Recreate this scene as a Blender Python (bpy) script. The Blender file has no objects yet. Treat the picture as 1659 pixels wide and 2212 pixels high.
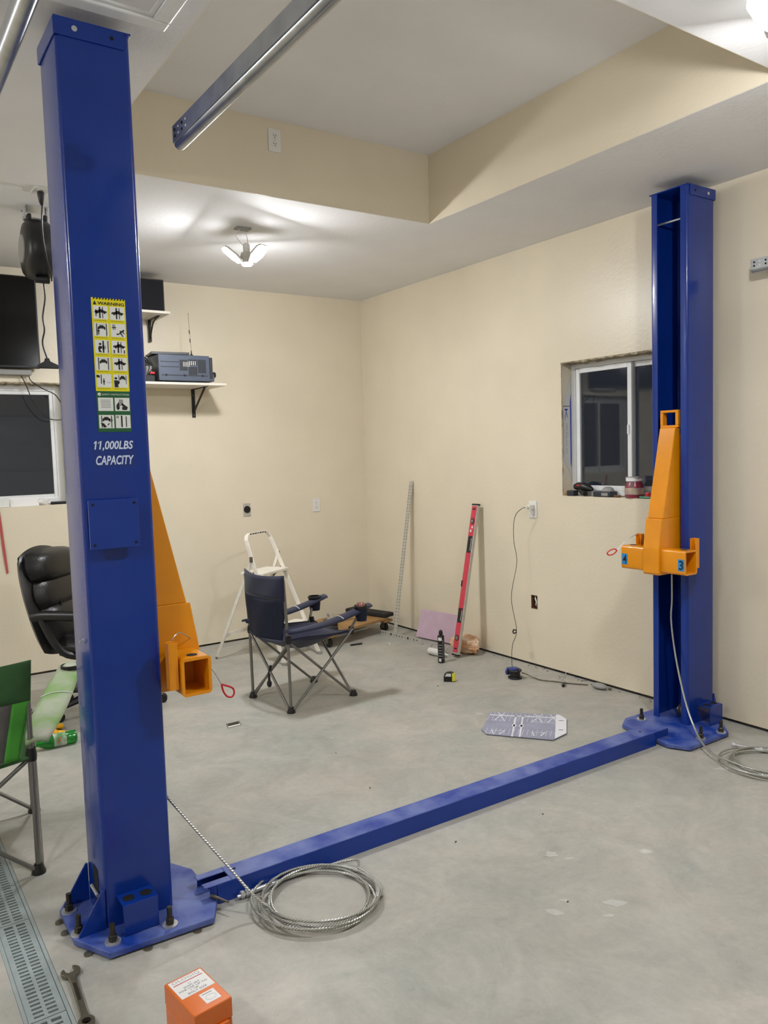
import bpy, bmesh, math, random
from mathutils import Vector, Matrix, noise
random.seed(7)
C = bpy.context.scene.collection
SC = bpy.context.scene
PI = math.pi
# ------------------------------------------------------------------ camera, world, exposure
cam_d = bpy.data.cameras.new('camera'); cam = bpy.data.objects.new('camera', cam_d); C.objects.link(cam)
SC.camera = cam
cam_d.sensor_fit = 'HORIZONTAL'; cam_d.sensor_width = 36.0; cam_d.lens = 1712.3 / 1659 * 36.0
cam_d.clip_start = .05; cam_d.clip_end = 60
yaw, pitch, roll = .5932, -.0749, -.0298
fw = Vector((math.sin(yaw)*math.cos(pitch), math.cos(yaw)*math.cos(pitch), math.sin(pitch)))
rt = Vector((math.cos(yaw), -math.sin(yaw), 0)); up = rt.cross(fw)
r2 = math.cos(roll)*rt + math.sin(roll)*up; u2 = -math.sin(roll)*rt + math.cos(roll)*up
cam.matrix_world = Matrix(((r2.x, u2.x, -fw.x, -3.936), (r2.y, u2.y, -fw.y, -6.1206), (r2.z, u2.z, -fw.z, 1.5321), (0, 0, 0, 1)))
w = bpy.data.worlds.new('night_sky'); SC.world = w; w.use_nodes = True
w.node_tree.nodes['Background'].inputs[0].default_value = (.010, .012, .016, 1)
w.node_tree.nodes['Background'].inputs[1].default_value = 1.0
SC.view_settings.view_transform = 'Standard'; SC.view_settings.look = 'None'
SC.view_settings.gamma = 1.0; SC.view_settings.use_curve_mapping = False
SC.view_settings.exposure = 0.64
LED = 300.0          # brightness of the LED panels of every ceiling lamp

# ------------------------------------------------------------------ materials
def lin(c):
    return tuple(((x/255)/12.92 if x/255 <= .04045 else ((x/255+.055)/1.055)**2.4) for x in c)
def mat(name, rgb, rough=.5, metal=0., spec=.5, coat=0., noise_amt=0., nscale=8., bump=0., bscale=60., trans=0., alpha=1., rgb2=None, detail=4., sheen=0.):
    m = bpy.data.materials.new(name); m.use_nodes = True
    nt = m.node_tree; b = nt.nodes['Principled BSDF']; I = b.inputs
    c = lin(rgb)
    I['Base Color'].default_value = (*c, 1); I['Roughness'].default_value = rough; I['Metallic'].default_value = metal
    I['Specular IOR Level'].default_value = spec; I['Coat Weight'].default_value = coat
    I['Transmission Weight'].default_value = trans; I['Alpha'].default_value = alpha
    if sheen: I['Sheen Weight'].default_value = sheen
    tc = None
    if noise_amt or rgb2 or bump:
        tc = nt.nodes.new('ShaderNodeTexCoord')
    if noise_amt or rgb2:
        n = nt.nodes.new('ShaderNodeTexNoise'); n.inputs['Scale'].default_value = nscale; n.inputs['Detail'].default_value = detail
        nt.links.new(tc.outputs['Object'], n.inputs['Vector'])
        r = nt.nodes.new('ShaderNodeValToRGB'); r.color_ramp.elements[0].position = .35; r.color_ramp.elements[1].position = .65
        if rgb2: a, d = c, lin(rgb2)
        else:
            a = tuple(x*(1-noise_amt) for x in c); d = tuple(min(1, x*(1+noise_amt)) for x in c)
        r.color_ramp.elements[0].color = (*a, 1); r.color_ramp.elements[1].color = (*d, 1)
        nt.links.new(n.outputs['Fac'], r.inputs[0]); nt.links.new(r.outputs[0], I['Base Color'])
    if bump:
        n2 = nt.nodes.new('ShaderNodeTexNoise'); n2.inputs['Scale'].default_value = bscale; n2.inputs['Detail'].default_value = 3
        nt.links.new(tc.outputs['Object'], n2.inputs['Vector'])
        bp = nt.nodes.new('ShaderNodeBump'); bp.inputs['Strength'].default_value = bump; bp.inputs['Distance'].default_value = .004
        nt.links.new(n2.outputs['Fac'], bp.inputs['Height']); nt.links.new(bp.outputs[0], I['Normal'])
    return m
def emis(name, rgb, s):
    m = bpy.data.materials.new(name); m.use_nodes = True; nt = m.node_tree; nt.nodes.clear()
    e = nt.nodes.new('ShaderNodeEmission'); e.inputs[0].default_value = (*rgb, 1); e.inputs[1].default_value = s
    o = nt.nodes.new('ShaderNodeOutputMaterial'); nt.links.new(e.outputs[0], o.inputs[0]); return m
M = {}
M['wall'] = mat('beige_wall_paint', (229, 218, 195), .34, noise_amt=.02, nscale=3, bump=.3, bscale=42)
M['ceil'] = mat('white_ceiling_paint', (236, 235, 236), .7, noise_amt=.015, nscale=4, bump=.3, bscale=45)
M['white'] = mat('white_plastic', (232, 230, 226), .35)
M['vinyl'] = mat('white_vinyl', (235, 236, 236), .3, noise_amt=.02)
M['blue'] = mat('blue_lift_paint', (10, 50, 138), .24, spec=.4, coat=.2, noise_amt=.06, nscale=5, bump=.03, bscale=90)
M['bluedust'] = mat('dusty_blue_paint', (20, 56, 148), .42, rgb2=(98, 114, 174), nscale=9, detail=8, bump=.1, bscale=120)
M['orange'] = mat('orange_lift_paint', (230, 146, 10), .24, coat=.3, noise_amt=.05, nscale=6, bump=.05, bscale=60)
M['steel'] = mat('galvanised_steel', (176, 180, 184), .32, metal=.9, noise_amt=.12, nscale=14)
M['dark_steel'] = mat('dark_oiled_steel', (124, 118, 104), .40, metal=.8, noise_amt=.15, nscale=30)
M['zinc'] = mat('bright_zinc', (214, 216, 220), .24, metal=.7)
M['bolt'] = mat('black_oxide_bolt', (66, 62, 54), .4, metal=.7)
M['dullred'] = mat('faded_red_webbing', (186, 84, 80), .8)
M['black'] = mat('black_plastic', (20, 20, 22), .38)
M['blackmat'] = mat('matt_black_paint', (26, 25, 25), .55)
M['rubber'] = mat('black_rubber', (24, 24, 25), .65)
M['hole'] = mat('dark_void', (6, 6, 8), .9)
M['screen'] = mat('tv_screen', (6, 6, 8), .14, spec=.25)
M['leather'] = mat('black_leather', (11, 11, 12), .36, bump=.35, bscale=120, noise_amt=.1, nscale=10)
M['tube'] = mat('grey_tube', (128, 126, 122), .38, metal=.6)
M['navy'] = mat('navy_fabric', (20, 25, 56), .85, bump=.3, bscale=300, noise_amt=.15, nscale=10, sheen=.2)
M['navymesh'] = mat('navy_mesh_fabric', (22, 28, 50), .9, bump=.4, bscale=500, noise_amt=.15, nscale=14)
M['green'] = mat('green_fabric', (78, 164, 56), .85, bump=.3, bscale=300, noise_amt=.15, nscale=8)
M['dgreen'] = mat('dark_green_fabric', (58, 100, 54), .85, bump=.3, bscale=300, noise_amt=.15, nscale=8)
M['greymesh'] = mat('grey_mesh_fabric', (112, 110, 104), .9, bump=.4, bscale=500, noise_amt=.1, nscale=14)
M['lgreen'] = mat('faded_green_fabric', (128, 162, 100), .85, rgb2=(176, 178, 164), nscale=6, bump=.3, bscale=300)
M['wood'] = mat('plywood', (176, 138, 88), .6, rgb2=(150, 112, 66), nscale=7, detail=8)
M['lumber'] = mat('sill_lumber', (92, 80, 58), .8, rgb2=(44, 38, 30), nscale=9, detail=6)
M['shelfw'] = mat('white_shelf_laminate', (226, 218, 206), .45)
M['carpet'] = mat('black_carpet', (40, 38, 36), .95, bump=.6, bscale=250)
M['paintwhite'] = mat('chipped_white_paint', (234, 228, 216), .45, noise_amt=.05, nscale=20)
M['alu'] = mat('aluminium', (196, 193, 184), .42, metal=.35, noise_amt=.06, nscale=30)
M['red'] = mat('red_level_paint', (210, 60, 80), .35, noise_amt=.08, nscale=12)
M['redcord'] = mat('red_vinyl', (214, 30, 44), .4)
M['pink'] = mat('lilac_foam_board', (196, 168, 184), .8, noise_amt=.05, nscale=12)
M['yellow'] = mat('yellow_decal', (226, 214, 18), .4)
M['dgreenp'] = mat('green_decal', (30, 92, 52), .4)
M['cell'] = mat('white_decal', (226, 228, 224), .45)
M['ink'] = mat('black_ink', (22, 22, 24), .5)
M['tapeb'] = mat('blue_tape', (34, 136, 200), .6)
M['letter'] = mat('white_lettering', (210, 222, 246), .4)
M['clear'] = mat('clear_film', (60, 76, 140), .15, alpha=.25)
M['boxorange'] = mat('orange_box_paint', (218, 108, 26), .35, coat=.3, noise_amt=.04, nscale=14)
M['paper'] = mat('white_paper', (232, 230, 228), .6)
M['greyink'] = mat('grey_ink', (150, 150, 148), .6)
M['redink'] = mat('red_ink', (190, 40, 62), .5)
M['card'] = mat('printed_card', (150, 152, 172), .6, noise_amt=.08, nscale=10)
M['cardw'] = mat('card_white_print', (226, 226, 232), .6)
M['cardboard'] = mat('card_back', (70, 66, 64), .8)
M['grate'] = mat('grey_drain_grate', (150, 160, 160), .5, noise_amt=.08, nscale=20)
M['glass'] = mat('window_glass', (255, 255, 255), .02, trans=1.0)
M['petgreen'] = mat('green_bottle_plastic', (40, 170, 60), .12, trans=.75)
M['clearpl'] = mat('clear_plastic', (235, 235, 235), .15, trans=.85)
M['bag'] = mat('orange_plastic_bag', (222, 150, 92), .3, rgb2=(230, 204, 176), nscale=14, trans=.1)
M['glove'] = mat('yellow_glove', (232, 172, 20), .7, noise_amt=.1, nscale=20)
M['film'] = mat('plastic_film', (214, 214, 210), .3, noise_amt=.03)
M['bluefilm'] = mat('blue_film', (30, 70, 190), .4)
M['foam'] = mat('torn_drywall_edge', (190, 178, 152), .9, rgb2=(120, 106, 84), nscale=22, bump=.8, bscale=60)
M['jarlid'] = mat('jar_lid', (236, 236, 236), .35)
M['jarred'] = mat('red_jar', (186, 40, 76), .25, trans=.4, rgb2=(150, 120, 124), nscale=16)
M['recv'] = mat('slate_receiver_case', (86, 94, 110), .4, metal=.2, noise_amt=.05, nscale=10)
M['recvd'] = mat('dark_receiver_vents', (44, 48, 56), .5)
M['greyp'] = mat('grey_plastic', (150, 150, 146), .5)
M['rust'] = mat('rusty_bracket', (120, 84, 66), .6, metal=.4, rgb2=(90, 92, 94), nscale=20)
M['bluecap'] = mat('blue_plastic', (48, 66, 130), .4)
M['brown'] = mat('brown_packaging', (110, 72, 44), .6)
M['led'] = emis('led_panel_light', (.97, .985, 1.0), LED)

def floor_mat():
    m = bpy.data.materials.new('concrete_slab'); m.use_nodes = True; nt = m.node_tree; b = nt.nodes['Principled BSDF']
    tc = nt.nodes.new('ShaderNodeTexCoord')
    def nz(scale, detail, rough=.6, dist=0.):
        n = nt.nodes.new('ShaderNodeTexNoise'); n.inputs['Scale'].default_value = scale; n.inputs['Detail'].default_value = detail
        n.inputs['Roughness'].default_value = rough; n.inputs['Distortion'].default_value = dist
        nt.links.new(tc.outputs['Object'], n.inputs['Vector']); return n.outputs['Fac']
    def ramp(f, p0, c0, p1, c1):
        r = nt.nodes.new('ShaderNodeValToRGB'); r.color_ramp.elements[0].position = p0; r.color_ramp.elements[1].position = p1
        r.color_ramp.elements[0].color = (*c0, 1); r.color_ramp.elements[1].color = (*c1, 1)
        nt.links.new(f, r.inputs[0]); return r.outputs[0]
    def mix(f, a, c, mode='MIX'):
        x = nt.nodes.new('ShaderNodeMix'); x.data_type = 'RGBA'; x.blend_type = mode
        if isinstance(f, float): x.inputs['Factor'].default_value = f
        else: nt.links.new(f, x.inputs['Factor'])
        for s, v in ((x.inputs['A'], a), (x.inputs['B'], c)):
            if isinstance(v, tuple): s.default_value = (*v, 1)
            else: nt.links.new(v, s)
        return x.outputs['Result']
    base = ramp(nz(1.6, 8, .62, .4), .3, lin((156, 155, 147)), .7, lin((184, 180, 171)))
    tint = mix(nz(.7, 4), base, ramp(nz(2.2, 6), .35, lin((148, 155, 149)), .7, lin((182, 172, 162))))
    fine = mix(.2, tint, ramp(nz(30, 8, .75, .6), .3, lin((136, 134, 128)), .7, lin((198, 197, 190))))
    pits = mix(ramp(nz(60, 2), .21, (.8, .8, .8), .25, (0, 0, 0)), fine, lin((118, 112, 104)))
    spl = mix(ramp(nz(5.5, 3, .5), .72, (0, 0, 0), .76, (.7, .7, .7)), pits, lin((204, 203, 198)))
    spl = mix(1.0, spl, ramp(nz(3.2, 14, .72, 1.6), .32, (.86, .86, .85), .62, (1.1, 1.09, 1.08)), 'MULTIPLY')
    nt.links.new(spl, b.inputs['Base Color'])
    nt.links.new(ramp(nz(2.5, 5), .3, (.42,)*3, .7, (.62,)*3), b.inputs['Roughness'])
    bp = nt.nodes.new('ShaderNodeBump'); bp.inputs['Strength'].default_value = .18; bp.inputs['Distance'].default_value = .004
    nt.links.new(nz(22, 8, .65), bp.inputs['Height']); nt.links.new(bp.outputs[0], b.inputs['Normal'])
    return m
M['floor'] = floor_mat()
def rope_mat():
    m = bpy.data.materials.new('twisted_wire_rope'); m.use_nodes = True; nt = m.node_tree; b = nt.nodes['Principled BSDF']
    b.inputs['Metallic'].default_value = .75; b.inputs['Roughness'].default_value = .38
    uv = nt.nodes.new('ShaderNodeUVMap'); sx = nt.nodes.new('ShaderNodeSeparateXYZ'); nt.links.new(uv.outputs[0], sx.inputs[0])
    a = nt.nodes.new('ShaderNodeMath'); a.operation = 'MULTIPLY_ADD'; nt.links.new(sx.outputs[1], a.inputs[0]); a.inputs[1].default_value = 95.
    k = nt.nodes.new('ShaderNodeMath'); k.operation = 'MULTIPLY'; nt.links.new(sx.outputs[0], k.inputs[0]); k.inputs[1].default_value = 3.
    nt.links.new(k.outputs[0], a.inputs[2])
    f = nt.nodes.new('ShaderNodeMath'); f.operation = 'PINGPONG'; nt.links.new(a.outputs[0], f.inputs[0]); f.inputs[1].default_value = .5
    r = nt.nodes.new('ShaderNodeValToRGB'); r.color_ramp.elements[0].color = (*lin((146, 146, 140)), 1); r.color_ramp.elements[1].color = (*lin((204, 205, 200)), 1)
    r.color_ramp.elements[0].position = .05; r.color_ramp.elements[1].position = .4
    nt.links.new(f.outputs[0], r.inputs[0]); nt.links.new(r.outputs[0], b.inputs['Base Color'])
    bp = nt.nodes.new('ShaderNodeBump'); bp.inputs['Strength'].default_value = .6; bp.inputs['Distance'].default_value = .003
    nt.links.new(f.outputs[0], bp.inputs['Height']); nt.links.new(bp.outputs[0], b.inputs['Normal'])
    return m
M['rope'] = rope_mat()

# ------------------------------------------------------------------ geometry helpers
def V(*a): return Vector(a)
class MB:
    def __init__(s): s.v = []; s.f = []; s.uv = {}
    def add(s, vs, fs):
        o = len(s.v); s.v += [Vector(x) for x in vs]; s.f += [tuple(i+o for i in f) for f in fs]; return s
    def box(s, x0, x1, y0, y1, z0, z1):
        return s.add([(x0,y0,z0),(x1,y0,z0),(x1,y1,z0),(x0,y1,z0),(x0,y0,z1),(x1,y0,z1),(x1,y1,z1),(x0,y1,z1)],
                     [(3,2,1,0),(4,5,6,7),(0,1,5,4),(1,2,6,5),(2,3,7,6),(3,0,4,7)])
    def obox(s, c, ax, ay, az, sx, sy, sz):
        c = Vector(c); ax = Vector(ax).normalized()*sx/2; ay = Vector(ay).normalized()*sy/2; az = Vector(az).normalized()*sz/2
        vs = [c+i*ax+j*ay+k*az for k in (-1,1) for i, j in ((-1,-1),(1,-1),(1,1),(-1,1))]
        return s.add(vs, [(3,2,1,0),(4,5,6,7),(0,1,5,4),(1,2,6,5),(2,3,7,6),(3,0,4,7)])
    def bar(s, p, q, w, h, upv=(0,0,1)):
        p, q = Vector(p), Vector(q); d = (q-p).normalized(); a = d.cross(Vector(upv))
        if a.length < 1e-4: a = d.cross(Vector((1,0,0)))
        a.normalize(); b = a.cross(d)
        return s.obox((p+q)/2, d, a, b, (q-p).length, w, h)
    def tube(s, pts, r, n=8, cap=True, closed=False):
        pts = [Vector(p) for p in pts]; m = len(pts); rs = r if isinstance(r, (list, tuple)) else [r]*m
        base = len(s.v); prev = None; L = 0
        for i, p in enumerate(pts):
            if closed: d = pts[(i+1) % m]-pts[i-1]
            else: d = pts[min(i+1, m-1)]-pts[max(i-1, 0)]
            d.normalize()
            if prev is None:
                a = d.cross(Vector((0,0,1)))
                if a.length < 1e-3: a = d.cross(Vector((1,0,0)))
            else: a = prev - d*prev.dot(d)
            a.normalize(); prev = a; b = d.cross(a)
            if i: L += (p-pts[i-1]).length
            for k in range(n):
                t = 2*PI*k/n; s.v.append(p+rs[i]*(math.cos(t)*a+math.sin(t)*b)); s.uv[len(s.v)-1] = (k/n, L)
        for i in range(m if closed else m-1):
            j = (i+1) % m
            for k in range(n):
                k2 = (k+1) % n; s.f.append((base+i*n+k, base+i*n+k2, base+j*n+k2, base+j*n+k))
        if cap and not closed:
            s.f.append(tuple(base+k for k in reversed(range(n)))); s.f.append(tuple(base+(m-1)*n+k for k in range(n)))
        return s
    def cyl(s, p, q, r, n=16, r2=None): return s.tube([p, q], [r, r if r2 is None else r2], n)
    def lathe(s, prof, c, axis=(0,0,1), n=20):
        c = Vector(c); ax = Vector(axis).normalized(); a = ax.cross(Vector((0,0,1)))
        if a.length < 1e-3: a = Vector((1,0,0))
        a.normalize(); b = ax.cross(a); base = len(s.v)
        for r, h in prof:
            for k in range(n):
                t = 2*PI*k/n; s.v.append(c+ax*h+max(r, 1e-5)*(math.cos(t)*a+math.sin(t)*b))
        for i in range(len(prof)-1):
            for k in range(n):
                k2 = (k+1) % n; s.f.append((base+i*n+k, base+i*n+k2, base+(i+1)*n+k2, base+(i+1)*n+k))
        s.f.append(tuple(base+k for k in reversed(range(n)))); s.f.append(tuple(base+(len(prof)-1)*n+k for k in range(n)))
        return s
    def prism(s, poly, o, u, v, nrm, t):     # polygon in the (u, v) plane through o, thickness t along nrm
        o, u, v, nrm = Vector(o), Vector(u), Vector(v), Vector(nrm); n = len(poly); base = len(s.v)
        for h in (0, t):
            for a, b in poly: s.v.append(o+a*u+b*v+h*nrm)
        s.f.append(tuple(base+i for i in reversed(range(n)))); s.f.append(tuple(base+n+i for i in range(n)))
        for i in range(n):
            j = (i+1) % n; s.f.append((base+i, base+j, base+n+j, base+n+i))
        return s
    def grid(s, fn, nu, nv):
        base = len(s.v)
        for i in range(nu+1):
            for j in range(nv+1): s.v.append(Vector(fn(i/nu, j/nv)))
        for i in range(nu):
            for j in range(nv):
                a = base+i*(nv+1)+j; s.f.append((a, a+nv+1, a+nv+2, a+1))
        return s
    def sph(s, c, rx, ry, rz, n=14, m=10, fn=None):
        c = Vector(c); base = len(s.v)
        for i in range(m+1):
            th = PI*i/m
            for k in range(n):
                t = 2*PI*k/n; d = Vector((math.sin(th)*math.cos(t), math.sin(th)*math.sin(t), math.cos(th)))
                q = fn(d) if fn else 1.
                s.v.append(c+Vector((rx*d.x*q, ry*d.y*q, rz*d.z*q)))
        for i in range(m):
            for k in range(n):
                k2 = (k+1) % n; s.f.append((base+i*n+k, base+(i+1)*n+k, base+(i+1)*n+k2, base+i*n+k2))
        return s
    def xf(s, mtx): s.v = [mtx @ v for v in s.v]; return s
ROOT = {}
def mk(name, mb, material, off=V(0,0,0), smooth=False, bevel=0., solid=0., seg=2, recalc=True, weld=False):
    me = bpy.data.meshes.new(name); me.from_pydata([tuple(v-off) for v in mb.v], [], mb.f); me.update()
    if mb.uv:
        uvl = me.uv_layers.new(name='UVMap')
        for poly in me.polygons:
            ks = [mb.uv.get(me.loops[l].vertex_index, (0, 0)) for l in poly.loop_indices]
            wrap = max(k[0] for k in ks)-min(k[0] for k in ks) > .5
            for l, k in zip(poly.loop_indices, ks): uvl.data[l].uv = (k[0]+(1 if wrap and k[0] < .5 else 0), k[1])
    if recalc:
        bm = bmesh.new(); bm.from_mesh(me)
        if weld: bmesh.ops.remove_doubles(bm, verts=bm.verts, dist=1e-5)
        bmesh.ops.recalc_face_normals(bm, faces=bm.faces); bm.to_mesh(me); bm.free()
    if smooth:
        me.shade_smooth(); me.set_sharp_from_angle(angle=math.radians(42))
    me.materials.append(M[material] if isinstance(material, str) else material)
    o = bpy.data.objects.new(name, me); C.objects.link(o)
    if solid: md = o.modifiers.new('thickness', 'SOLIDIFY'); md.thickness = solid; md.offset = 0
    if bevel: md = o.modifiers.new('bevel', 'BEVEL'); md.width = bevel; md.segments = seg; md.limit_method = 'ANGLE'; md.angle_limit = math.radians(40); md.harden_normals = False
    return o
def tag(o, label=None, cat=None, group=None, kind=None):
    if label: o['label'] = label
    if cat: o['category'] = cat
    if group: o['group'] = group
    if kind: o['kind'] = kind
    return o
def thing(name, label, cat, loc=(0,0,0), rotz=0., group=None):
    o = bpy.data.objects.new(name, None); C.objects.link(o); o.location = loc; o.rotation_euler = (0, 0, rotz); o.empty_display_size = .05
    ROOT[o.name] = (Vector(loc), rotz); return tag(o, label, cat, group)
def part(name, mb, material, parent, world=True, label=None, **k):
    r = parent
    while r.parent: r = r.parent
    off = ROOT[r.name][0] if (world and r.name in ROOT) else V(0,0,0)
    o = mk(name, mb, material, off, **k); o.parent = parent
    if label: o['label'] = label
    return o
def solo(name, mb, material, label, cat, group=None, **k):
    n = len(mb.v); c = sum(mb.v, V(0,0,0))/n; off = V(c.x, c.y, min(v.z for v in mb.v))
    o = mk(name, mb, material, off, **k); o.location = off; ROOT[o.name] = (off, 0); return tag(o, label, cat, group)
def struct(name, mb, material, parent=None, **k):
    o = mk(name, mb, material, **k)
    if parent: o.parent = parent
    else: o['kind'] = 'structure'
    ROOT[o.name] = (V(0,0,0), 0); return o
def text(name, s, o, u, v, wd, ht, material, parent, shear=0., bold=0., spacing=1.):
    """flat lettering fitted into a wd x ht rectangle with its lower-left corner at o, along unit vectors u, v"""
    cu = bpy.data.curves.new('txt', 'FONT'); cu.body = s; cu.shear = shear; cu.offset = bold; cu.resolution_u = 3; cu.space_character = spacing
    t = bpy.data.objects.new('txt', cu); C.objects.link(t)
    dg = bpy.context.evaluated_depsgraph_get(); dg.update()
    me = bpy.data.meshes.new_from_object(t.evaluated_get(dg)); bpy.data.objects.remove(t); bpy.data.curves.remove(cu)
    xs = [q.co.x for q in me.vertices]; ys = [q.co.y for q in me.vertices]
    x0, x1, y0, y1 = min(xs), max(xs), min(ys), max(ys)
    o, u, v = Vector(o), Vector(u), Vector(v); r = parent
    while r.parent: r = r.parent
    off = ROOT[r.name][0] if r.name in ROOT else V(0,0,0)
    for q in me.vertices: q.co = o+u*((q.co.x-x0)/(x1-x0)*wd)+v*((q.co.y-y0)/(y1-y0)*ht)-off
    me.materials.clear(); me.materials.append(M[material]); me.name = name
    ob = bpy.data.objects.new(name, me); C.objects.link(ob); ob.parent = parent; return ob
def arc(cx, cy, r, a0, a1, n=5):
    return [(cx+r*math.cos(a0+(a1-a0)*i/n), cy+r*math.sin(a0+(a1-a0)*i/n)) for i in range(n+1)]
def smoothpath(pts, n=8):
    P = [Vector(p) for p in pts]; out = []
    for i in range(len(P)-1):
        a, b, c, d = P[max(i-1, 0)], P[i], P[i+1], P[min(i+2, len(P)-1)]
        for k in range(n):
            t = k/n; out.append(.5*((2*b)+(c-a)*t+(2*a-5*b+4*c-d)*t*t+(3*b-a-3*c+d)*t**3))
    return out+[P[-1]]
X, Y, Z = V(1,0,0), V(0,1,0), V(0,0,1)

# ================================================================== THE ROOM
H = 2.9; HT = 3.3; XL = -7.2; YF = -8.6
def wall_cells(lo, hi, holes, emit):
    us = sorted({lo[0], hi[0], *[h[0] for h in holes], *[h[1] for h in holes]}); vs = sorted({lo[1], hi[1], *[h[2] for h in holes], *[h[3] for h in holes]})
    for a, b in zip(us, us[1:]):
        for c, d in zip(vs, vs[1:]):
            if not any(h[0]-1e-6 <= a and b <= h[1]+1e-6 and h[2]-1e-6 <= c and d <= h[3]+1e-6 for h in holes): emit(a, b, c, d)
WB = (-3.55, -2.60, 1.225, 2.10)      # window hole in the back wall  (x0, x1, z0, z1)
WR = (-3.33, -2.42, 1.21, 2.08)       # window hole in the right wall (y0, y1, z0, z1)
JH = (-2.168, -2.104, .404, .502)     # open electrical box in the right wall
mb = MB(); wall_cells((XL, .014), (0, H), [WB], lambda a, b, c, d: mb.box(a, b, 0, .15, c, d))
wall_back = struct('wall_back', mb, 'wall', weld=True)
mb = MB(); wall_cells((YF, .014), (.15, H), [WR, JH], lambda a, b, c, d: mb.box(0, .15, a, b, c, d))
wall_right = struct('wall_right', mb, 'wall', weld=True)
struct('sill_plate', MB().box(XL, 0, .012, .15, 0, .0135), 'lumber', wall_back)
struct('sill_plate', MB().box(.012, .15, YF, .15, 0, .0135), 'lumber', wall_right)
struct('wall_left', MB().box(XL-.15, XL, YF, .15, 0, H), 'wall')
DR = [(-6.6, -3.9, 0, 2.35), (-2.9, -.3, 0, 2.35)]
mb = MB(); wall_cells((XL, 0), (0, H), DR, lambda a, b, c, d: mb.box(a, b, YF-.15, YF, c, d))
struct('wall_front', mb, 'wall', weld=True)
for i, d in enumerate(DR):                # sectional garage doors behind the photographer
    r = struct('door_%d' % (i+1), MB().box(d[0]-.02, d[1]+.02, YF-.16, YF-.11, -.0, 2.37), 'vinyl')
    for k in range(5):
        struct('panel', MB().box(d[0], d[1], YF-.11, YF-.07, k*.47+.004, k*.47+.462), 'vinyl', r, bevel=.006)
# floor, with the trench of the drain left open
DX0, DX1 = -3.636, -3.514
mb = MB(); mb.box(XL, DX0, YF, 0, -.12, 0); mb.box(DX1, 0, YF, 0, -.12, 0); mb.box(DX0, DX1, YF, -8.0, -.12, 0); mb.box(DX0, DX1, -.6, 0, -.12, 0); mb.box(DX0, DX1, -8.0, -.6, -.12, -.09)
flo = struct('floor', mb, 'floor')
M['spot'] = mat('pale_paint_spot', (184, 183, 177), .7, noise_amt=.06, nscale=30)
SPOTS = [(-1.829, -4.055, .035), (-1.80, -4.12, .018), (-1.893, -4.413, .034), (-1.97, -4.45, .02), (-2.093, -4.33, .03), (-2.02, -4.30, .018), (-.62, -3.98, .03), (-1.25, -4.0, .014)]
# ceiling: dropped border round a raised tray
TX0, TX1, TY0, TY1 = -2.935, -.922, -4.43, -2.235
mb = MB()
mb.box(XL, TX0, YF, .15, H, HT+.1); mb.box(TX1, .15, YF, .15, H, HT+.1); mb.box(TX0, TX1, YF, TY0, H, HT+.1); mb.box(TX0, TX1, TY1, .15, H, HT+.1); mb.box(TX0, TX1, TY0, TY1, HT, HT+.1)
struct('ceiling', mb, 'ceil')
e = .004
struct('wall_tray_back', MB().box(TX0, TX1, TY1-e, TY1+.02, H+.001, HT), 'wall')
struct('wall_tray_front', MB().box(TX0, TX1, TY0-.02, TY0+e, H+.001, HT), 'wall')
struct('wall_tray_right', MB().box(TX1-e, TX1+.02, TY0, TY1, H+.001, HT), 'wall')
struct('wall_tray_left', MB().box(TX0-.02, TX0+e, TY0, TY1, H+.001, HT), 'wall')
# attic hatch in the dropped ceiling
h = struct('trim_1', MB().box(-3.66, -3.05, -4.3, -3.635, H-.008, H+.004), 'ceil')
for a in ((-3.70, -3.01, -3.640, -3.585), (-3.70, -3.01, -4.345, -4.29), (-3.70, -3.645, -4.29, -3.640), (-3.065, -3.01, -4.29, -3.640)):
    mb = MB().box(*a, H-.022, H+.004); struct('board', mb, 'vinyl', h, bevel=.006)
for a in ((-3.645, -3.065, -3.655, -3.64), (-3.645, -3.065, -4.29, -4.275), (-3.645, -3.63, -4.275, -3.655), (-3.08, -3.065, -4.275, -3.655)):
    struct('inner_bead', MB().box(*a, H-.014, H+.002), 'vinyl', h, bevel=.003)

# windows --------------------------------------------------------------
def jag(p0, p1, inward, down, n, amp, depth):
    """ragged torn strip along a reveal edge"""
    p0, p1, inward, down = Vector(p0), Vector(p1), Vector(inward), Vector(down); m = MB(); vs = []
    for i in range(n+1):
        t = i/n; p = p0.lerp(p1, t)
        d = amp*(.35+.65*random.random()); d2 = amp*(.6+.9*random.random())
        vs += [p, p+down*d, p+inward*depth*.5+down*d2, p+inward*depth+down*amp*.8, p+inward*depth]
    fs = [(i*5+k, i*5+k+1, i*5+5+k+1, i*5+5+k) for i in range(n) for k in range(4)]
    return m.add(vs, fs)
wr = struct('window_1', MB().box(.105, .15, -3.33, -2.42, 1.21, 1.235), 'vinyl')
def frame_y(y0, y1, z0, z1, w, x0, x1):
    m = MB(); m.box(x0, x1, y0, y0+w, z0, z1); m.box(x0, x1, y1-w, y1, z0, z1); m.box(x0, x1, y0+w, y1-w, z0, z0+w); m.box(x0, x1, y0+w, y1-w, z1-w, z1); return m
def frame_x(x0, x1, z0, z1, w, y0, y1):
    m = MB(); m.box(x0, x0+w, y0, y1, z0, z1); m.box(x1-w, x1, y0, y1, z0, z1); m.box(x0+w, x1-w, y0, y1, z0, z0+w); m.box(x0+w, x1-w, y0, y1, z1-w, z1); return m
struct('window_frame', frame_y(-3.33, -2.42, 1.21, 2.08, .034, .085, .15), 'vinyl', wr, bevel=.004)
struct('sash', frame_y(-2.905, -2.455, 1.245, 2.045, .032, .095, .118), 'vinyl', wr, bevel=.003)
struct('sash', frame_y(-3.295, -2.870, 1.245, 2.045, .032, .122, .145), 'vinyl', wr, bevel=.003)
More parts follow.
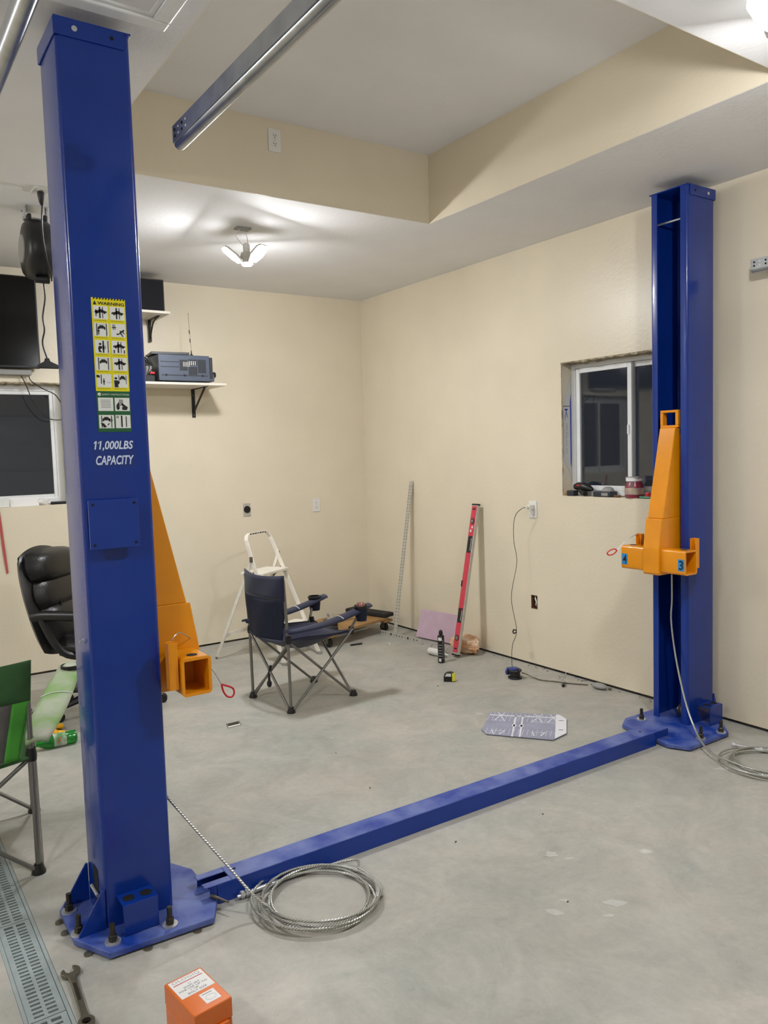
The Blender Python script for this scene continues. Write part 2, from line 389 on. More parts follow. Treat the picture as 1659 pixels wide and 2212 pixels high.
struct('pane', MB().box(.104, .109, -2.875, -2.485, 1.275, 2.015), 'glass', wr)
struct('pane', MB().box(.131, .136, -3.265, -2.9, 1.275, 2.015), 'glass', wr)
struct('latch', MB().box(.086, .095, -2.890, -2.876, 1.60, 1.66), 'vinyl', wr, bevel=.003)
struct('torn_edge', jag((-.003, -2.415, 2.085), (-.003, -3.335, 2.085), (1, 0, 0), (0, 0, -1), 46, .016, .10), 'foam', wr)
struct('torn_edge', jag((-.002, -2.417, 2.08), (-.002, -2.417, 1.21), (1, 0, 0), (0, -1, 0), 30, .003, .01), 'foam', wr)
# loose protective film on the reveal, with the maker's lettering
mb = MB(); mb.prism([(.006, 1.80), (.03, 1.86), (.083, 2.02), (.083, 1.30), (.06, 1.37), (.03, 1.42), (.006, 1.44)], (0, -2.4205, 0), X, Z, -Y, .0015)
flm = struct('protective_film', mb, 'film', wr)
struct('blue_strip', MB().prism([(.074, 1.42), (.074, 1.83), (.079, 1.88), (.083, 1.83), (.083, 1.45), (.079, 1.40)], (0, -2.4222, 0), X, Z, -Y, .0008), 'bluefilm', flm)
struct('print_border', MB().box(.006, .073, -2.4226, -2.4220, 1.800, 1.804).box(.006, .008, -2.4226, -2.4220, 1.46, 1.80), 'ink', flm)
text('lettering', 'OKS Poly Co., Ltd', (.030, -2.4228, 1.69), -Z, X, .20, .018, 'greyink', flm)
text('lettering', 'K', (.024, -2.4228, 1.785), -Z, X, .075, .026, 'bluefilm', flm)
wl = struct('window_2', MB().box(-3.55, -2.60, .105, .15, 1.225, 1.25), 'vinyl')
struct('window_frame', frame_x(-3.55, -2.60, 1.225, 2.10, .05, .085, .15), 'vinyl', wl, bevel=.004)
struct('sash', frame_x(-3.09, -2.645, 1.27, 2.055, .03, .095, .118), 'vinyl', wl, bevel=.003)
struct('sash', frame_x(-3.505, -3.06, 1.27, 2.055, .03, .122, .145), 'vinyl', wl, bevel=.003)
struct('pane', MB().box(-3.062, -2.673, .104, .109, 1.298, 2.027), 'glass', wl)
struct('pane', MB().box(-3.477, -3.088, .131, .136, 1.298, 2.027), 'glass', wl)
struct('torn_edge', jag((-3.56, -.003, 2.105), (-2.595, -.003, 2.105), (0, 1, 0), (0, 0, -1), 46, .016, .10), 'foam', wl)

# ================================================================== CEILING LAMPS (their light is the LED panels)
def lamp(x, y, az, label, wires=True):
    t = thing('ceiling_lamp', label, 'ceiling lamp', (x, y, H), group='folding LED lamps hung from the dropped ceiling')
    part('junction_box', MB().box(x-.045, x+.045, y-.03, y+.03, H-.012, H+.003), 'greyp', t, bevel=.002)
    hz = H-.185; hx, hy = x+.02, y
    for sx, sy in ((-.03, .0), (.022, .012)):
        part('wire', MB().tube(smoothpath([(x+sx*.6, y+sy, H-.01), (x+sx*1.5, y+sy, H-.05), (hx+sx*.5, hy+sy*.5, hz+.075)], 5), .0025, 6), 'white', t, smooth=True)
    part('socket', MB().lathe([(.02, .04), (.021, .085), (.016, .095)], (hx, hy, hz), n=16), 'white', t, smooth=True)
    part('hub', MB().lathe([(.02, .045), (.034, .04), (.04, .01), (.04, -.02), (.03, -.03)], (hx, hy, hz), n=20), 'alu', t, smooth=True)
    part('led_disc', MB().lathe([(.029, -.0305), (.029, -.034)], (hx, hy, hz), n=20), 'led', t)
    for k in range(3):
        a = az+k*2*PI/3; tilt = math.radians(38)
        d = V(math.cos(a)*math.cos(tilt), math.sin(a)*math.cos(tilt), math.sin(tilt)); s = V(-math.sin(a), math.cos(a), 0); n = d.cross(s); n = n if n.z > 0 else -n
        c = V(hx, hy, hz-.022)+V(math.cos(a), math.sin(a), 0)*.040
        poly = [(0, -.03), (.05, -.052), (.115, -.045), (.132, -.025), (.132, .025), (.115, .045), (.05, .052), (0, .03)]
        lf = part('light_leaf', MB().prism(poly, c, d, s, n, .012), 'alu', t, bevel=.002)
        p2 = [(.008+a_*.93, b_*.88) for a_, b_ in poly]
        part('led_panel', MB().prism(p2, c-n*.0025, d, s, n, .002), 'led', lf)
    return t
lamp(-1.875, -1.637, math.radians(172), 'lit LED lamp dangling by wires above the blue camp chair')
lamp(-1.63, -4.84, math.radians(45), 'lit LED lamp glaring beside the front edge of the ceiling recess')
lamp(-5.35, -1.637, math.radians(150), 'lit LED lamp over the far end of the other garage bay')
lamp(-5.35, -4.80, math.radians(80), 'lit LED lamp over the middle of the other garage bay')

# ================================================================== TWO-POST LIFT
PT = .006                      # plate thickness of the folded columns
def post(name, label, x0, x1, y0, y1, s, plate, ht=2.853):
    """s = +1 open towards +X, -1 open towards -X"""
    xb, xf = (x0, x1) if s > 0 else (x1, x0)           # back, open front
    cx, cy = (x0+x1)/2, (y0+y1)/2
    t = thing(name, label, 'car lift', (cx, cy, 0))
    zb = .026
    # folded C section: u from the back outwards, v along Y
    dp = abs(xf-xb); W = (y1-y0)/2; lip = .042; r = .014
    outer = [(dp, -W+lip)]+[(dp-r+r*math.cos(q), -W+r+r*math.sin(q)) for q in [0, -PI/8, -PI/4, -3*PI/8, -PI/2]]
    outer += [(r+r*math.cos(q), -W+r+r*math.sin(q)) for q in [-PI/2, -5*PI/8, -3*PI/4, -7*PI/8, -PI]]
    outer += [(a, -b) for a, b in reversed(outer)]
    ri = r-PT
    inner = [(dp-PT, -W+lip)]+[(dp-r+ri*math.cos(q), -W+r+ri*math.sin(q)) for q in [0, -PI/4, -PI/2]]
    inner += [(r+ri*math.cos(q), -W+r+ri*math.sin(q)) for q in [-PI/2, -3*PI/4, -PI]]
    inner += [(a, -b) for a, b in reversed(inner)]
    O = (xb, cy, zb); U = X*s
    poly = outer+inner[::-1]
    part('column', MB().prism(poly, O, U, Y, Z, ht-.006-zb), 'blue', t, smooth=True)
    part('base_plate', MB().prism(plate, (0, 0, .006), X, Y, Z, .02), 'bluedust', t, bevel=.003)
    # back face slot, dark, with the pulley axle
    if s > 0:
        part('slot', MB().box(xb-.0012, xb-.0002, cy-.035, cy+.02, .04, .19), 'hole', t)
        part('axle', MB().cyl((xb-.008, cy-.05, .113), (xb-.008, cy+.028, .113), .006, 10), 'zinc', t, smooth=True)
    # gussets behind
    gd = .085 if s > 0 else .045
    for yy in (y0, y1-.008):
        part('gusset', MB().prism([(0, .026), (-gd, .026), (-gd, .032), (-.008, .155), (0, .155)], (xb, yy, 0), U, Z, Y, .008), 'blue', t, bevel=.001)
    # pad holder: a bent bracket with two round holes
    hx = cx-.02*s
    m = MB(); a = .056
    m.box(hx-a, hx+a, y0-.080, y0-.075, .027, .127)
    part('pad_holder', m.box(hx-a, hx+a, y0-.080, y0-.001, .122, .128), 'blue', t, bevel=.003)
    for q in (-.028, .028):
        part('pad_hole', MB().lathe([(.019, 0), (.019, .0008)], (hx+q, y0-.041, .1282), n=20), 'hole', t)
    # top cap: a U plate folded over the two sides
    part('top_cap', MB().box(x0-.004, x1+.004, y0-.005, y1+.005, ht-.006, ht).box(x0-.004 if s > 0 else x0+.018, x1-.018 if s > 0 else x1+.004, y0-.005, y0-.0005, ht-.054, ht-.005).box(x0-.004 if s > 0 else x0+.018, x1-.018 if s > 0 else x1+.004, y1+.0005, y1+.005, ht-.054, ht-.005)
         .box(*((x0-.005, x0-.0005) if s > 0 else (x1+.0005, x1+.005)), y0-.004, y1+.004, ht-.054, ht-.005), 'blue', t, bevel=.0015)
    part('cap_bolt', MB().cyl((cx-.055*s, y0-.007, ht-.028), (cx-.055*s, y0-.004, ht-.028), .0085, 14), 'zinc', t)
    part('cap_hole', MB().cyl((cx+.055*s, y0-.0058, ht-.028), (cx+.055*s, y0-.0048, ht-.028), .006, 12), 'hole', t)
    return t, cx, cy
def anchor(t, x, y):
    b = part('anchor_bolt', MB().cyl((x, y, .03), (x, y, .088), .0085, 10).lathe([(.0135, .031), (.0135, .050), (.011, .053)], (x, y, 0), n=6), 'bolt', t)
    part('washer', MB().lathe([(.025, .0262), (.025, .031), (.012, .0315)], (x, y, 0), n=20), 'zinc', b, smooth=True)
plateL = [(-3.44, -3.355), (-3.44, -3.558), (-3.367, -3.70), (-3.034, -3.715), (-2.985, -3.62), (-2.982, -3.372), (-3.05, -3.24), (-3.36, -3.22)]
pl, lcx, lcy = post('lift_post', 'blue steel lift post with yellow warning decal and 11,000 lbs capacity lettering', -3.34, -3.1185, -3.5665, -3.344, 1, plateL)
for x, y in ((-3.415, -3.385), (-3.419, -3.536), (-3.343, -3.650), (-3.166, -3.668)): anchor(pl, x, y)
plateR = [(-.55, -3.345), (-.46, -3.29), (-.12, -3.29), (-.022, -3.36), (-.022, -3.575), (-.225, -3.765), (-.555, -3.768), (-.605, -3.67)]
pr, rcx, rcy = post('lift_post', 'blue steel lift post standing beside the sliding window, open channel facing the room', -.302, -.07, -3.577, -3.352, -1, plateR)
for x, y in ((-.41, -3.362), (-.414, -3.731), (-.257, -3.742)): anchor(pr, x, y)
part('pulley', MB().lathe([(.03, -.016), (.04, -.014), (.03, -.004), (.03, .004), (.04, .014), (.03, .016)], (-.225, -3.50, .078), axis=(0, 1, 0), n=24), 'dark_steel', pr, smooth=True)
part('pulley_axle', MB().cyl((-.225, -3.54, .078), (-.225, -3.46, .078), .009, 12), 'zinc', pr, smooth=True)
part('cable_sheave_rod', MB().cyl((-.255, -3.57, 2.70), (-.255, -3.36, 2.70), .006, 10), 'zinc', pr, smooth=True)
# loose shims peeping out under the left plate
for i, (x, y) in enumerate(((-3.447, -3.465), (-3.413, -3.625), (-3.252, -3.709), (-3.092, -3.714), (-3.449, -3.39))):
    solo('shim_washer', MB().lathe([(.0135, 0), (.0135, .0055)], (x, y, 0), n=16), 'dark_steel', 'small round grey shim peeking out under the base plate of the decal post', 'shim', 'shims under the base plate')
# cover plate box on the camera side of the left post
cv = part('cover_box', MB().box(-3.305, -3.20, -3.592, -3.5667, 1.270, 1.40), 'blue', pl)
cp = part('cover_plate', MB().box(-3.33, -3.176, -3.602, -3.592, 1.258, 1.412), 'blue', pl, bevel=.002)
for x in (-3.317, -3.19):
    for z in (1.272, 1.398):
        part('screw_hole', MB().cyl((x, -3.6028, z), (x, -3.6015, z), .0042, 10), 'hole', cp)
part('hex_bolt', MB().cyl((-3.346, -3.50, .958), (-3.340, -3.50, .958), .009, 6).cyl((-3.356, -3.50, .958), (-3.345, -3.50, .958), .005, 8), 'zinc', pl)

# decal ---------------------------------------------------------------
FY = -3.5667
def px2(u, v, k=0.): return V(-3.279+u*.104, FY-.0006-k, 2.036-v*.414)      # 0..1 across, 0..1 down
def rect(m, u0, v0, u1, v1, k):
    m.add([px2(u0, v0, k), px2(u1, v0, k), px2(u1, v1, k), px2(u0, v1, k)], [(0, 1, 2, 3)]); return m
dec = part('warning_decal', rect(MB(), 0, 0, 1, .693, 0), 'yellow', pl, recalc=False, label='yellow warning decal with rows of pictograms')
part('green_field', rect(MB(), 0, .693, 1, 1, 0), 'dgreenp', dec, recalc=False)
m = MB()
for k in range(11): m.add([px2(.07+k*.087, .0, .0003), px2(.12+k*.087, .0, .0003), px2(.10+k*.087, .012, .0003), px2(.05+k*.087, .012, .0003)], [(0, 1, 2, 3)])
part('hazard_stripe', m, 'ink', dec, recalc=False)
m = MB(); m.add([px2(.045, .052, .0003), px2(.155, .052, .0003), px2(.10, .022, .0003)], [(0, 1, 2)]); part('warning_triangle', m, 'ink', dec, recalc=False)
text('lettering', 'WARNING', px2(.18, .052, .0003), X, Z, .79*.104, .024*.414, 'ink', dec, bold=.03)
text('lettering', 'SAFETY INSTRUCTIONS', px2(.17, .724, .0003), X, Z, .8*.104, .012*.414, 'cell', dec)
m = MB(); m.add([px2(.09+.05*math.cos(q), .717+.0125*math.sin(q), .0003) for q in [i*PI/8 for i in range(16)]], [tuple(range(16))]); part('tick_disc', m, 'cell', dec, recalc=False)
part('tick', MB().add([px2(.06, .717, .0006), px2(.082, .722, .0006), px2(.12, .710, .0006), px2(.083, .727, .0006)], [(0, 1, 2, 3)]), 'dgreenp', dec, recalc=False)
rows = [.06+.1265*i for i in range(5)]
cells = []
for rv in rows:
    for cu_ in (.04, .53): cells.append((cu_, rv, .43, .098))
for rv in (.742, .872):
    for cu_ in (.04, .53): cells.append((cu_, rv, .445, .1))
pic = MB(); gry = MB()
def P(c, pts, m=None):
    (m or pic).add([px2(c[0]+c[2]*a, c[1]+c[3]*b, .0009) for a, b in pts], [tuple(range(len(pts)))])
def bx(c, a0, b0, a1, b1, m=None): P(c, [(a0, b0), (a1, b0), (a1, b1), (a0, b1)], m)
def disc(c, a, b, r, m=None): P(c, [(a+r*math.cos(q), b+r*.95*math.sin(q)) for q in [i*PI/6 for i in range(12)]], m)
def car(c, a, b, w, up=1.):
    P(c, [(a-w, b), (a-w*.9, b-.08), (a-w*.45, b-.11), (a-w*.2, b-.2), (a+w*.3, b-.2), (a+w*.5, b-.1), (a+w*.95, b-.05), (a+w, b+.05), (a-w, b+.06)])
    disc(c, a-w*.55, b+.07, .075); disc(c, a+w*.6, b+.07, .075)
def front(c, a, b, w):
    P(c, [(a-w, b+.1), (a-w*.95, b-.05), (a-w*.6, b-.06), (a-w*.5, b-.15), (a+w*.5, b-.15), (a+w*.6, b-.06), (a+w*.95, b-.05), (a+w, b+.1)]); bx(c, a-w, b+.1, a-w*.6, b+.17); bx(c, a+w*.6, b+.1, a+w, b+.17)
def man(c, a, b, k=1.):
    disc(c, a, b-.2*k, .07*k); P(c, [(a-.1*k, b-.1*k), (a+.1*k, b-.1*k), (a+.06*k, b+.12*k), (a-.06*k, b+.12*k)]); bx(c, a-.06*k, b+.1*k, a-.015*k, b+.36*k); bx(c, a+.015*k, b+.1*k, a+.06*k, b+.36*k)
ce = cells
for i in (0, 1, 5, 7):
    c = ce[i]; bx(c, .40, .08, .50, .92); bx(c, .62, .08, .67, .92); car(c, .52, .45 if i != 1 else .5, .42)
man(ce[0], .2, .5, .8)
bx(ce[5], .12, .7, .2, .95); bx(ce[5], .82, .7, .9, .95)
for i in (2, 6):
    c = ce[i]; bx(c, .16, .05, .22, .95); bx(c, .82, .05, .88, .95); front(c, .52, .32, .26)
    bx(c, .2, .1, .84, .12, gry)
man(ce[2], .3, .6, .8)
c = ce[3]; bx(c, .08, .25, .38, .31); bx(c, .15, .05, .2, .45); bx(c, .27, .05, .31, .45); disc(c, .86, .5, .08)
P(c, [(.62, .5), (.78, .52), (.72, .72), (.6, .7)]); P(c, [(.6, .68), (.72, .7), (.86, .95), (.8, .97)]); P(c, [(.62, .7), (.68, .74), (.42, .86), (.36, .76)]); P(c, [(.78, .52), (.96, .72), (.92, .76), (.74, .6)])
c = ce[4]; bx(c, .52, .05, .62, .95); bx(c, .86, .05, .92, .95); disc(c, .36, .3, .09); P(c, [(.2, .6), (.3, .42), (.5, .5), (.45, .62), (.34, .72), (.46, .92), (.26, .92)]); disc(c, .58, .55, .17, gry)
c = ce[8]; bx(c, .28, .04, .34, .75); P(c, [(0, .05), (.2, .1), (.22, .28), (.0, .26)]); man(c, .48, .55, .75); bx(c, .7, .6, .95, .64, gry)
c = ce[9]; bx(c, .36, .05, .4, .7); bx(c, .86, .05, .9, .75); front(c, .63, .25, .2); disc(c, .17, .3, .1); P(c, [(.04, .45), (.3, .45), (.44, .62), (.3, .8), (.34, .98), (.06, .98)])
c = ce[10]
for k in range(6): bx(c, .18, .16+.11*k, .82, .2+.11*k, gry)
c = ce[11]; P(c, [(.1, .55), (.28, .3), (.32, .8), (.2, .95), (.1, .8)]); P(c, [(.28, .12), (.55, .12), (.58, .6), (.3, .62)], gry); P(c, [(.42, .45), (.5, .42), (.86, .7), (.8, .92), (.5, .92), (.46, .75), (.54, .66)])
c = ce[12]; bx(c, .15, .05, .2, .95); front(c, .48, .3, .26); bx(c, .8, .05, .85, .95); P(c, [(.1, .62), (.3, .62), (.5, .9), (.3, .95)]); disc(c, .78, .4, .14, gry); P(c, [(.66, .6), (.7, .64), (.58, .8), (.54, .74)])
c = ce[13]; bx(c, .36, .05, .46, .92); bx(c, .68, .1, .74, .9); disc(c, .14, .15, .1, gry)
for cc in cells:
    part('picture_cell', rect(MB(), cc[0], cc[1], cc[0]+cc[2], cc[1]+cc[3], .0005), 'cell', dec, recalc=False)
tag(part('pictograms', pic, 'ink', dec, recalc=False), kind='stuff'); tag(part('pale_pictograms', gry, 'greyink', dec, recalc=False), kind='stuff')
m = MB()
for cc in cells[:10]:
    rect(m, cc[0]+.02, cc[1]+cc[3]+.008, cc[0]+cc[2]-.05, cc[1]+cc[3]+.013, .0004)
tag(part('caption_lines', m, mat('olive_ink', (172, 160, 20), .5), dec, recalc=False), kind='stuff')
cap = part('capacity_decal', MB().add([(-3.297, FY-.0005, 1.512), (-3.167, FY-.0005, 1.512), (-3.169, FY-.0005, 1.597), (-3.290, FY-.0005, 1.597), (-3.297, FY-.0005, 1.59)], [(0, 1, 2, 3, 4)]), 'clear', pl, recalc=False, label='clear decal with white capacity lettering')
text('lettering', '11,000LBS', (-3.294, FY-.001, 1.563), X, Z, .121, .031, 'letter', cap, shear=.22, bold=.022)
m = MB()
for tx in (.0085, .0214):
    m.add([(-3.294+tx-.0042, FY-.001, 1.594), (-3.294+tx-.0088, FY-.001, 1.5885), (-3.294+tx-.0094, FY-.001, 1.5845), (-3.294+tx-.0048, FY-.001, 1.5885)], [(0, 1, 2, 3)])
tag(part('numeral_flags', m, 'letter', cap, recalc=False), kind='stuff')
text('lettering', 'CAPACITY', (-3.291, FY-.001, 1.519), X, Z, .118, .029, 'letter', cap, shear=.22, bold=.022)

# floor cover beam between the posts -----------------------------------
B0, B1, BZ = -3.598, -3.497, .066
t = thing('floor_beam', 'long blue steel cover beam lying on the floor between the two posts', 'beam', (-1.8, -3.55, 0))
m = MB(); yc = (B0+B1)/2
m.box(-2.92, -.50, B0, B1, BZ-.005, BZ); m.box(-3.02, -2.92, B0, yc-.018, BZ-.005, BZ); m.box(-3.02, -2.92, yc+.018, B1, BZ-.005, BZ)
part('top_plate', m, 'bluedust', t, bevel=.0025)
m = MB(); m.prism([(0, .027), (0, BZ-.004), (.006, BZ-.004), (.006, .027)], (-3.02, B0-.006, 0), Y, Z, X, .05)
part('front_flange', MB().add([(-2.975, B0-.012, .0), (-.61, B0-.012, .0), (-.61, B0, BZ-.003), (-2.975, B0, BZ-.003), (-2.975, B0+.005, 0), (-.61, B0+.005, 0), (-.61, B0+.005, BZ-.004), (-2.975, B0+.005, BZ-.004)],
     [(0, 1, 2, 3), (4, 7, 6, 5), (0, 3, 7, 4), (1, 5, 6, 2), (2, 6, 7, 3), (0, 4, 5, 1)]), 'blue', t, bevel=.0015)
part('end_flange', MB().box(-3.0, -2.976, B0-.001, B0+.005, .027, BZ-.004).box(-.609, -.50, B0-.001, B0+.005, .027, BZ-.004), 'blue', t)
part('rear_flange', MB().box(-2.975, -.61, B1-.005, B1+.002, 0, BZ-.004).box(-3.01, -2.976, B1-.005, B1, .027, BZ-.004).box(-.609, -.50, B1-.005, B1, .027, BZ-.004), 'blue', t)
part('bolt_hole', MB().lathe([(.006, 0), (.006, .0006)], (-2.885, yc+.012, BZ+.0002), n=12), 'hole', t)
part('bolt_hole', MB().lathe([(.007, 0), (.007, .0006)], (-.66, yc, BZ+.0002), n=12), 'hole', t)
part('end_stud', MB().cyl((-2.998, -3.60, .034), (-2.965, -3.672, .034), .007, 10, .003), 'dark_steel', t, smooth=True)

# carriages --------------------------------------------------------------
def carriage(label, xf, s, yc, zt, no_near, no_far, loop):
    t = thing('lift_carriage', label, 'lift carriage', (xf, yc, 0)); U = X*s; O = (xf, yc, 0)
    def pt(u, v, z): return V(xf+u*s, yc+v, z)
    def prof(poly, v0, v1): return MB().prism(poly, pt(0, v0, 0), U, Z, Y, v1-v0)
    z0 = zt-.14
    lower = [(-.03, z0), (.150, z0), (.158, z0+.012), (.156, zt), (.131, zt+.155), (.120, zt+.157), (-.03, zt+.157)]
    upper = [(-.03, zt+.157), (.119, zt+.157), (.014, zt+.632), (-.03, zt+.632)]
    part('lower_body', prof(lower, -.05, .05), 'orange', t, bevel=.004, seg=3)
    part('upper_body', prof(upper, -.048, .048), 'orange', t, bevel=.004, seg=3)
    part('slide_block', MB().prism([(-.19, zt-.1), (-.032, zt-.1), (-.032, zt+.60), (-.19, zt+.60)], pt(0, -.06, 0), U, Z, Y, .12), 'orange', t)
    # hollow bracket above
    m = MB()
    for a, b, c, d in ((-.055, .055, zt+.632, zt+.645), (-.055, .055, zt+.712, zt+.725), (-.055, -.038, zt+.645, zt+.712), (.038, .055, zt+.645, zt+.712)):
        q0, q1 = pt(-.035, a, c), pt(.0, b, d); m.box(min(q0.x, q1.x), max(q0.x, q1.x), q0.y, q1.y, c, d)
    part('upper_bracket', m, 'orange', t, bevel=.002)
    # cross tube, hollow both ends
    u0, u1, zb, th = .038, .140, zt-.127, .010
    for nm, v0, v1 in (('arm_tube', -.195, -.051), ('arm_tube', .051, .205)):
        ou = arc(u1-.014, zt-.014, .014, 0, PI/2)+arc(u0+.014, zt-.014, .014, PI/2, PI)+arc(u0+.014, zb+.014, .014, PI, 1.5*PI)+arc(u1-.014, zb+.014, .014, 1.5*PI, 2*PI)
        inn = [(min(max(a, u0+th), u1-th), min(max(b, zb+th), zt-th)) for a, b in ou]
        m = MB(); n = len(ou)
        vs = [pt(a, v0, b) for a, b in ou]+[pt(a, v1, b) for a, b in ou]+[pt(a, v0, b) for a, b in inn]+[pt(a, v1, b) for a, b in inn]
        fs = []
        for i in range(n):
            j = (i+1) % n
            fs += [(i, j, n+j, n+i), (2*n+j, 2*n+i, 3*n+i, 3*n+j), (j, i, 2*n+i, 2*n+j), (n+i, n+j, 3*n+j, 3*n+i)]
        m.add(vs, fs)
        tb = part(nm, m, 'orange', t, weld=True, smooth=True)
        part('pin_hole', MB().lathe([(.018, 0), (.018, .0006)], pt((u0+u1)/2, v0+.04 if v0 < 0 else v1-.04, zt+.0003), n=20), 'hole', tb)
        vv = v0+.012 if v0 < 0 else v1-.045
        m = MB()
        for a, b, c, d in ((.002, .006, 0, .034), (.006, .032, 0, .004), (.006, .032, .03, .034)):
            q0, q1 = pt(a, vv+c, zt-.10), pt(b, vv+d, zt+.055); m.box(min(q0.x, q1.x), max(q0.x, q1.x), q0.y, q1.y, q0.z, q1.z)
        part('lock_bracket', m, 'orange', t, bevel=.001)
    if no_near:
        for v, n_ in ((-.172, no_near), (.182, no_far)):
            q = pt(u1+.0008, v, zt-.075); m = MB(); a = pt(u1+.0006, v-.018, zt-.104); 
            tp = part('tape_label', MB().add([pt(u1+.0006, v-.019, zt-.104), pt(u1+.0006, v+.019, zt-.104), pt(u1+.0006, v+.019, zt-.044), pt(u1+.0006, v-.019, zt-.044)], [(0, 1, 2, 3)]), 'tapeb', t, recalc=False)
            text('lettering', n_, pt(u1+.0012, v+.013, zt-.098), -Y, Z, .026, .048, 'ink', tp, bold=.015)
    pth, lp = loop
    part('release_wire', MB().tube(smoothpath(pth, 6), .0016, 6), 'steel', t, smooth=True)
    part('pull_loop', MB().tube(smoothpath(lp, 5), .0036, 8), 'redcord', t, smooth=True)
    return t
lpL = [(-2.806, -3.30, .668), (-2.800, -3.30, .640), (-2.785, -3.30, .617), (-2.765, -3.30, .612), (-2.756, -3.30, .628), (-2.765, -3.30, .648), (-2.806, -3.30, .668)]
carriage('orange lift carriage jutting from behind the decal post, empty square arm tube facing out', -3.1185, 1, lcy, .882, '', '',
         ([(-3.10, -3.60, .93), (-3.06, -3.58, .955), (-2.99, -3.50, .91), (-2.965, -3.44, .875), (-2.95, -3.38, .83), (-2.86, -3.33, .75), (-2.806, -3.30, .668)], lpL))
lpR = [(-.455, -3.24, .955), (-.465, -3.232, .965), (-.485, -3.218, .958), (-.50, -3.21, .943), (-.492, -3.216, .932), (-.472, -3.23, .937), (-.455, -3.24, .955)]
carriage('orange lift carriage on the window-side post, arm tubes marked 3 and 4 on blue tape', -.302, -1, rcy, .986, '3', '4',
         ([(-.32, -3.285, 1.035), (-.36, -3.272, 1.03), (-.42, -3.25, .99), (-.455, -3.24, .955)], lpR))

# wire ropes ---------------------------------------------------------------
def coil(cx, cy, r, n, a0, dr=.004, up=.0035, seg=30, wob=.028, turns_dir=-1):
    out = []
    for i in range(int(n*seg)+1):
        q = i/seg; a = a0+turns_dir*2*PI*q
        k = q-int(q)
        ox = wob*math.sin(1.7*int(q)+.6)*(1-k)+wob*math.sin(1.7*(int(q)+1)+.6)*k; oy = wob*math.cos(2.3*int(q))*(1-k)+wob*math.cos(2.3*(int(q)+1))*k
        rr = r+.012*math.sin(2.1*q+1)+.022*max(0, q-4.6)
        out.append(V(cx+ox+rr*math.cos(a), cy+oy+rr*math.sin(a), .0055+.0095*(.5+.5*math.sin(3.1*q+a*.5))+.0035*q))
    return out
t = thing('wire_rope', 'steel wire rope running down from the decal post into a coil on the floor', 'cable', (-2.68, -3.80, 0))
c1 = coil(-2.69, -3.80, .196, 5.6, 2.75, turns_dir=1)
path = smoothpath([(-3.125, -3.46, .42), (-3.10, -3.51, .375), (-3.03, -3.585, .265), (-2.955, -3.655, .15), (-2.915, -3.71, .085), (-2.89, -3.75, .052), (-2.87, -3.79, .038)], 6)[:-1]+[c1[i]+V(0, 0, .026) if i < 14 else c1[i] for i in range(3, len(c1))]
part('rope', MB().tube(path, .0047, 8), 'rope', t, smooth=True)
end = path[-1]
part('tail', MB().tube(smoothpath([end, end+V(.02, .06, .0), (-2.62, -3.625, .012), (-2.70, -3.622, .013), (-2.757, -3.620, .013)], 6), .0047, 8), 'rope', t, smooth=True)
part('threaded_stud', MB().cyl((-2.757, -3.621, .013), (-2.86, -3.625, .013), .0085, 10).cyl((-2.86, -3.625, .013), (-2.915, -3.628, .013), .0065, 10), 'zinc', t, smooth=True)
for a in (-2.872, -2.890): part('stud_nut', MB().cyl((a, -3.626, .0145), (a-.012, -3.6265, .0145), .0135, 6), 'zinc', t)
t = thing('wire_rope', 'steel wire rope hanging below the window-side carriage and coiled on the floor', 'cable', (-.42, -4.10, 0))
c2 = coil(-.42, -4.10, .185, 4.6, 2.75, turns_dir=1)
path = smoothpath([(-.33, -3.50, .838), (-.325, -3.497, .70), (-.322, -3.49, .58), (-.335, -3.53, .38), (-.37, -3.61, .18), (-.43, -3.71, .07), (-.52, -3.83, .033), (-.572, -3.92, .030)], 6)[:-1]+[c2[i]+V(0, 0, .022) if i < 12 else c2[i] for i in range(2, len(c2))]
part('rope', MB().tube(path, .0047, 8), 'rope', t, smooth=True)
end = path[-1]
part('tail', MB().tube(smoothpath([end, (-.25, -4.05, .012), (-.285, -4.0, .013)], 6), .0047, 8), 'rope', t, smooth=True)
part('threaded_stud', MB().cyl((-.285, -4.0, .013), (-.33, -3.85, .013), .008, 10), 'zinc', t, smooth=True)
for a, b in ((-.326, -3.868), (-.290, -3.99)): part('stud_nut', MB().cyl((a, b, .0145), (a-.004, b+.013, .0145), .0135, 6), 'zinc', t)

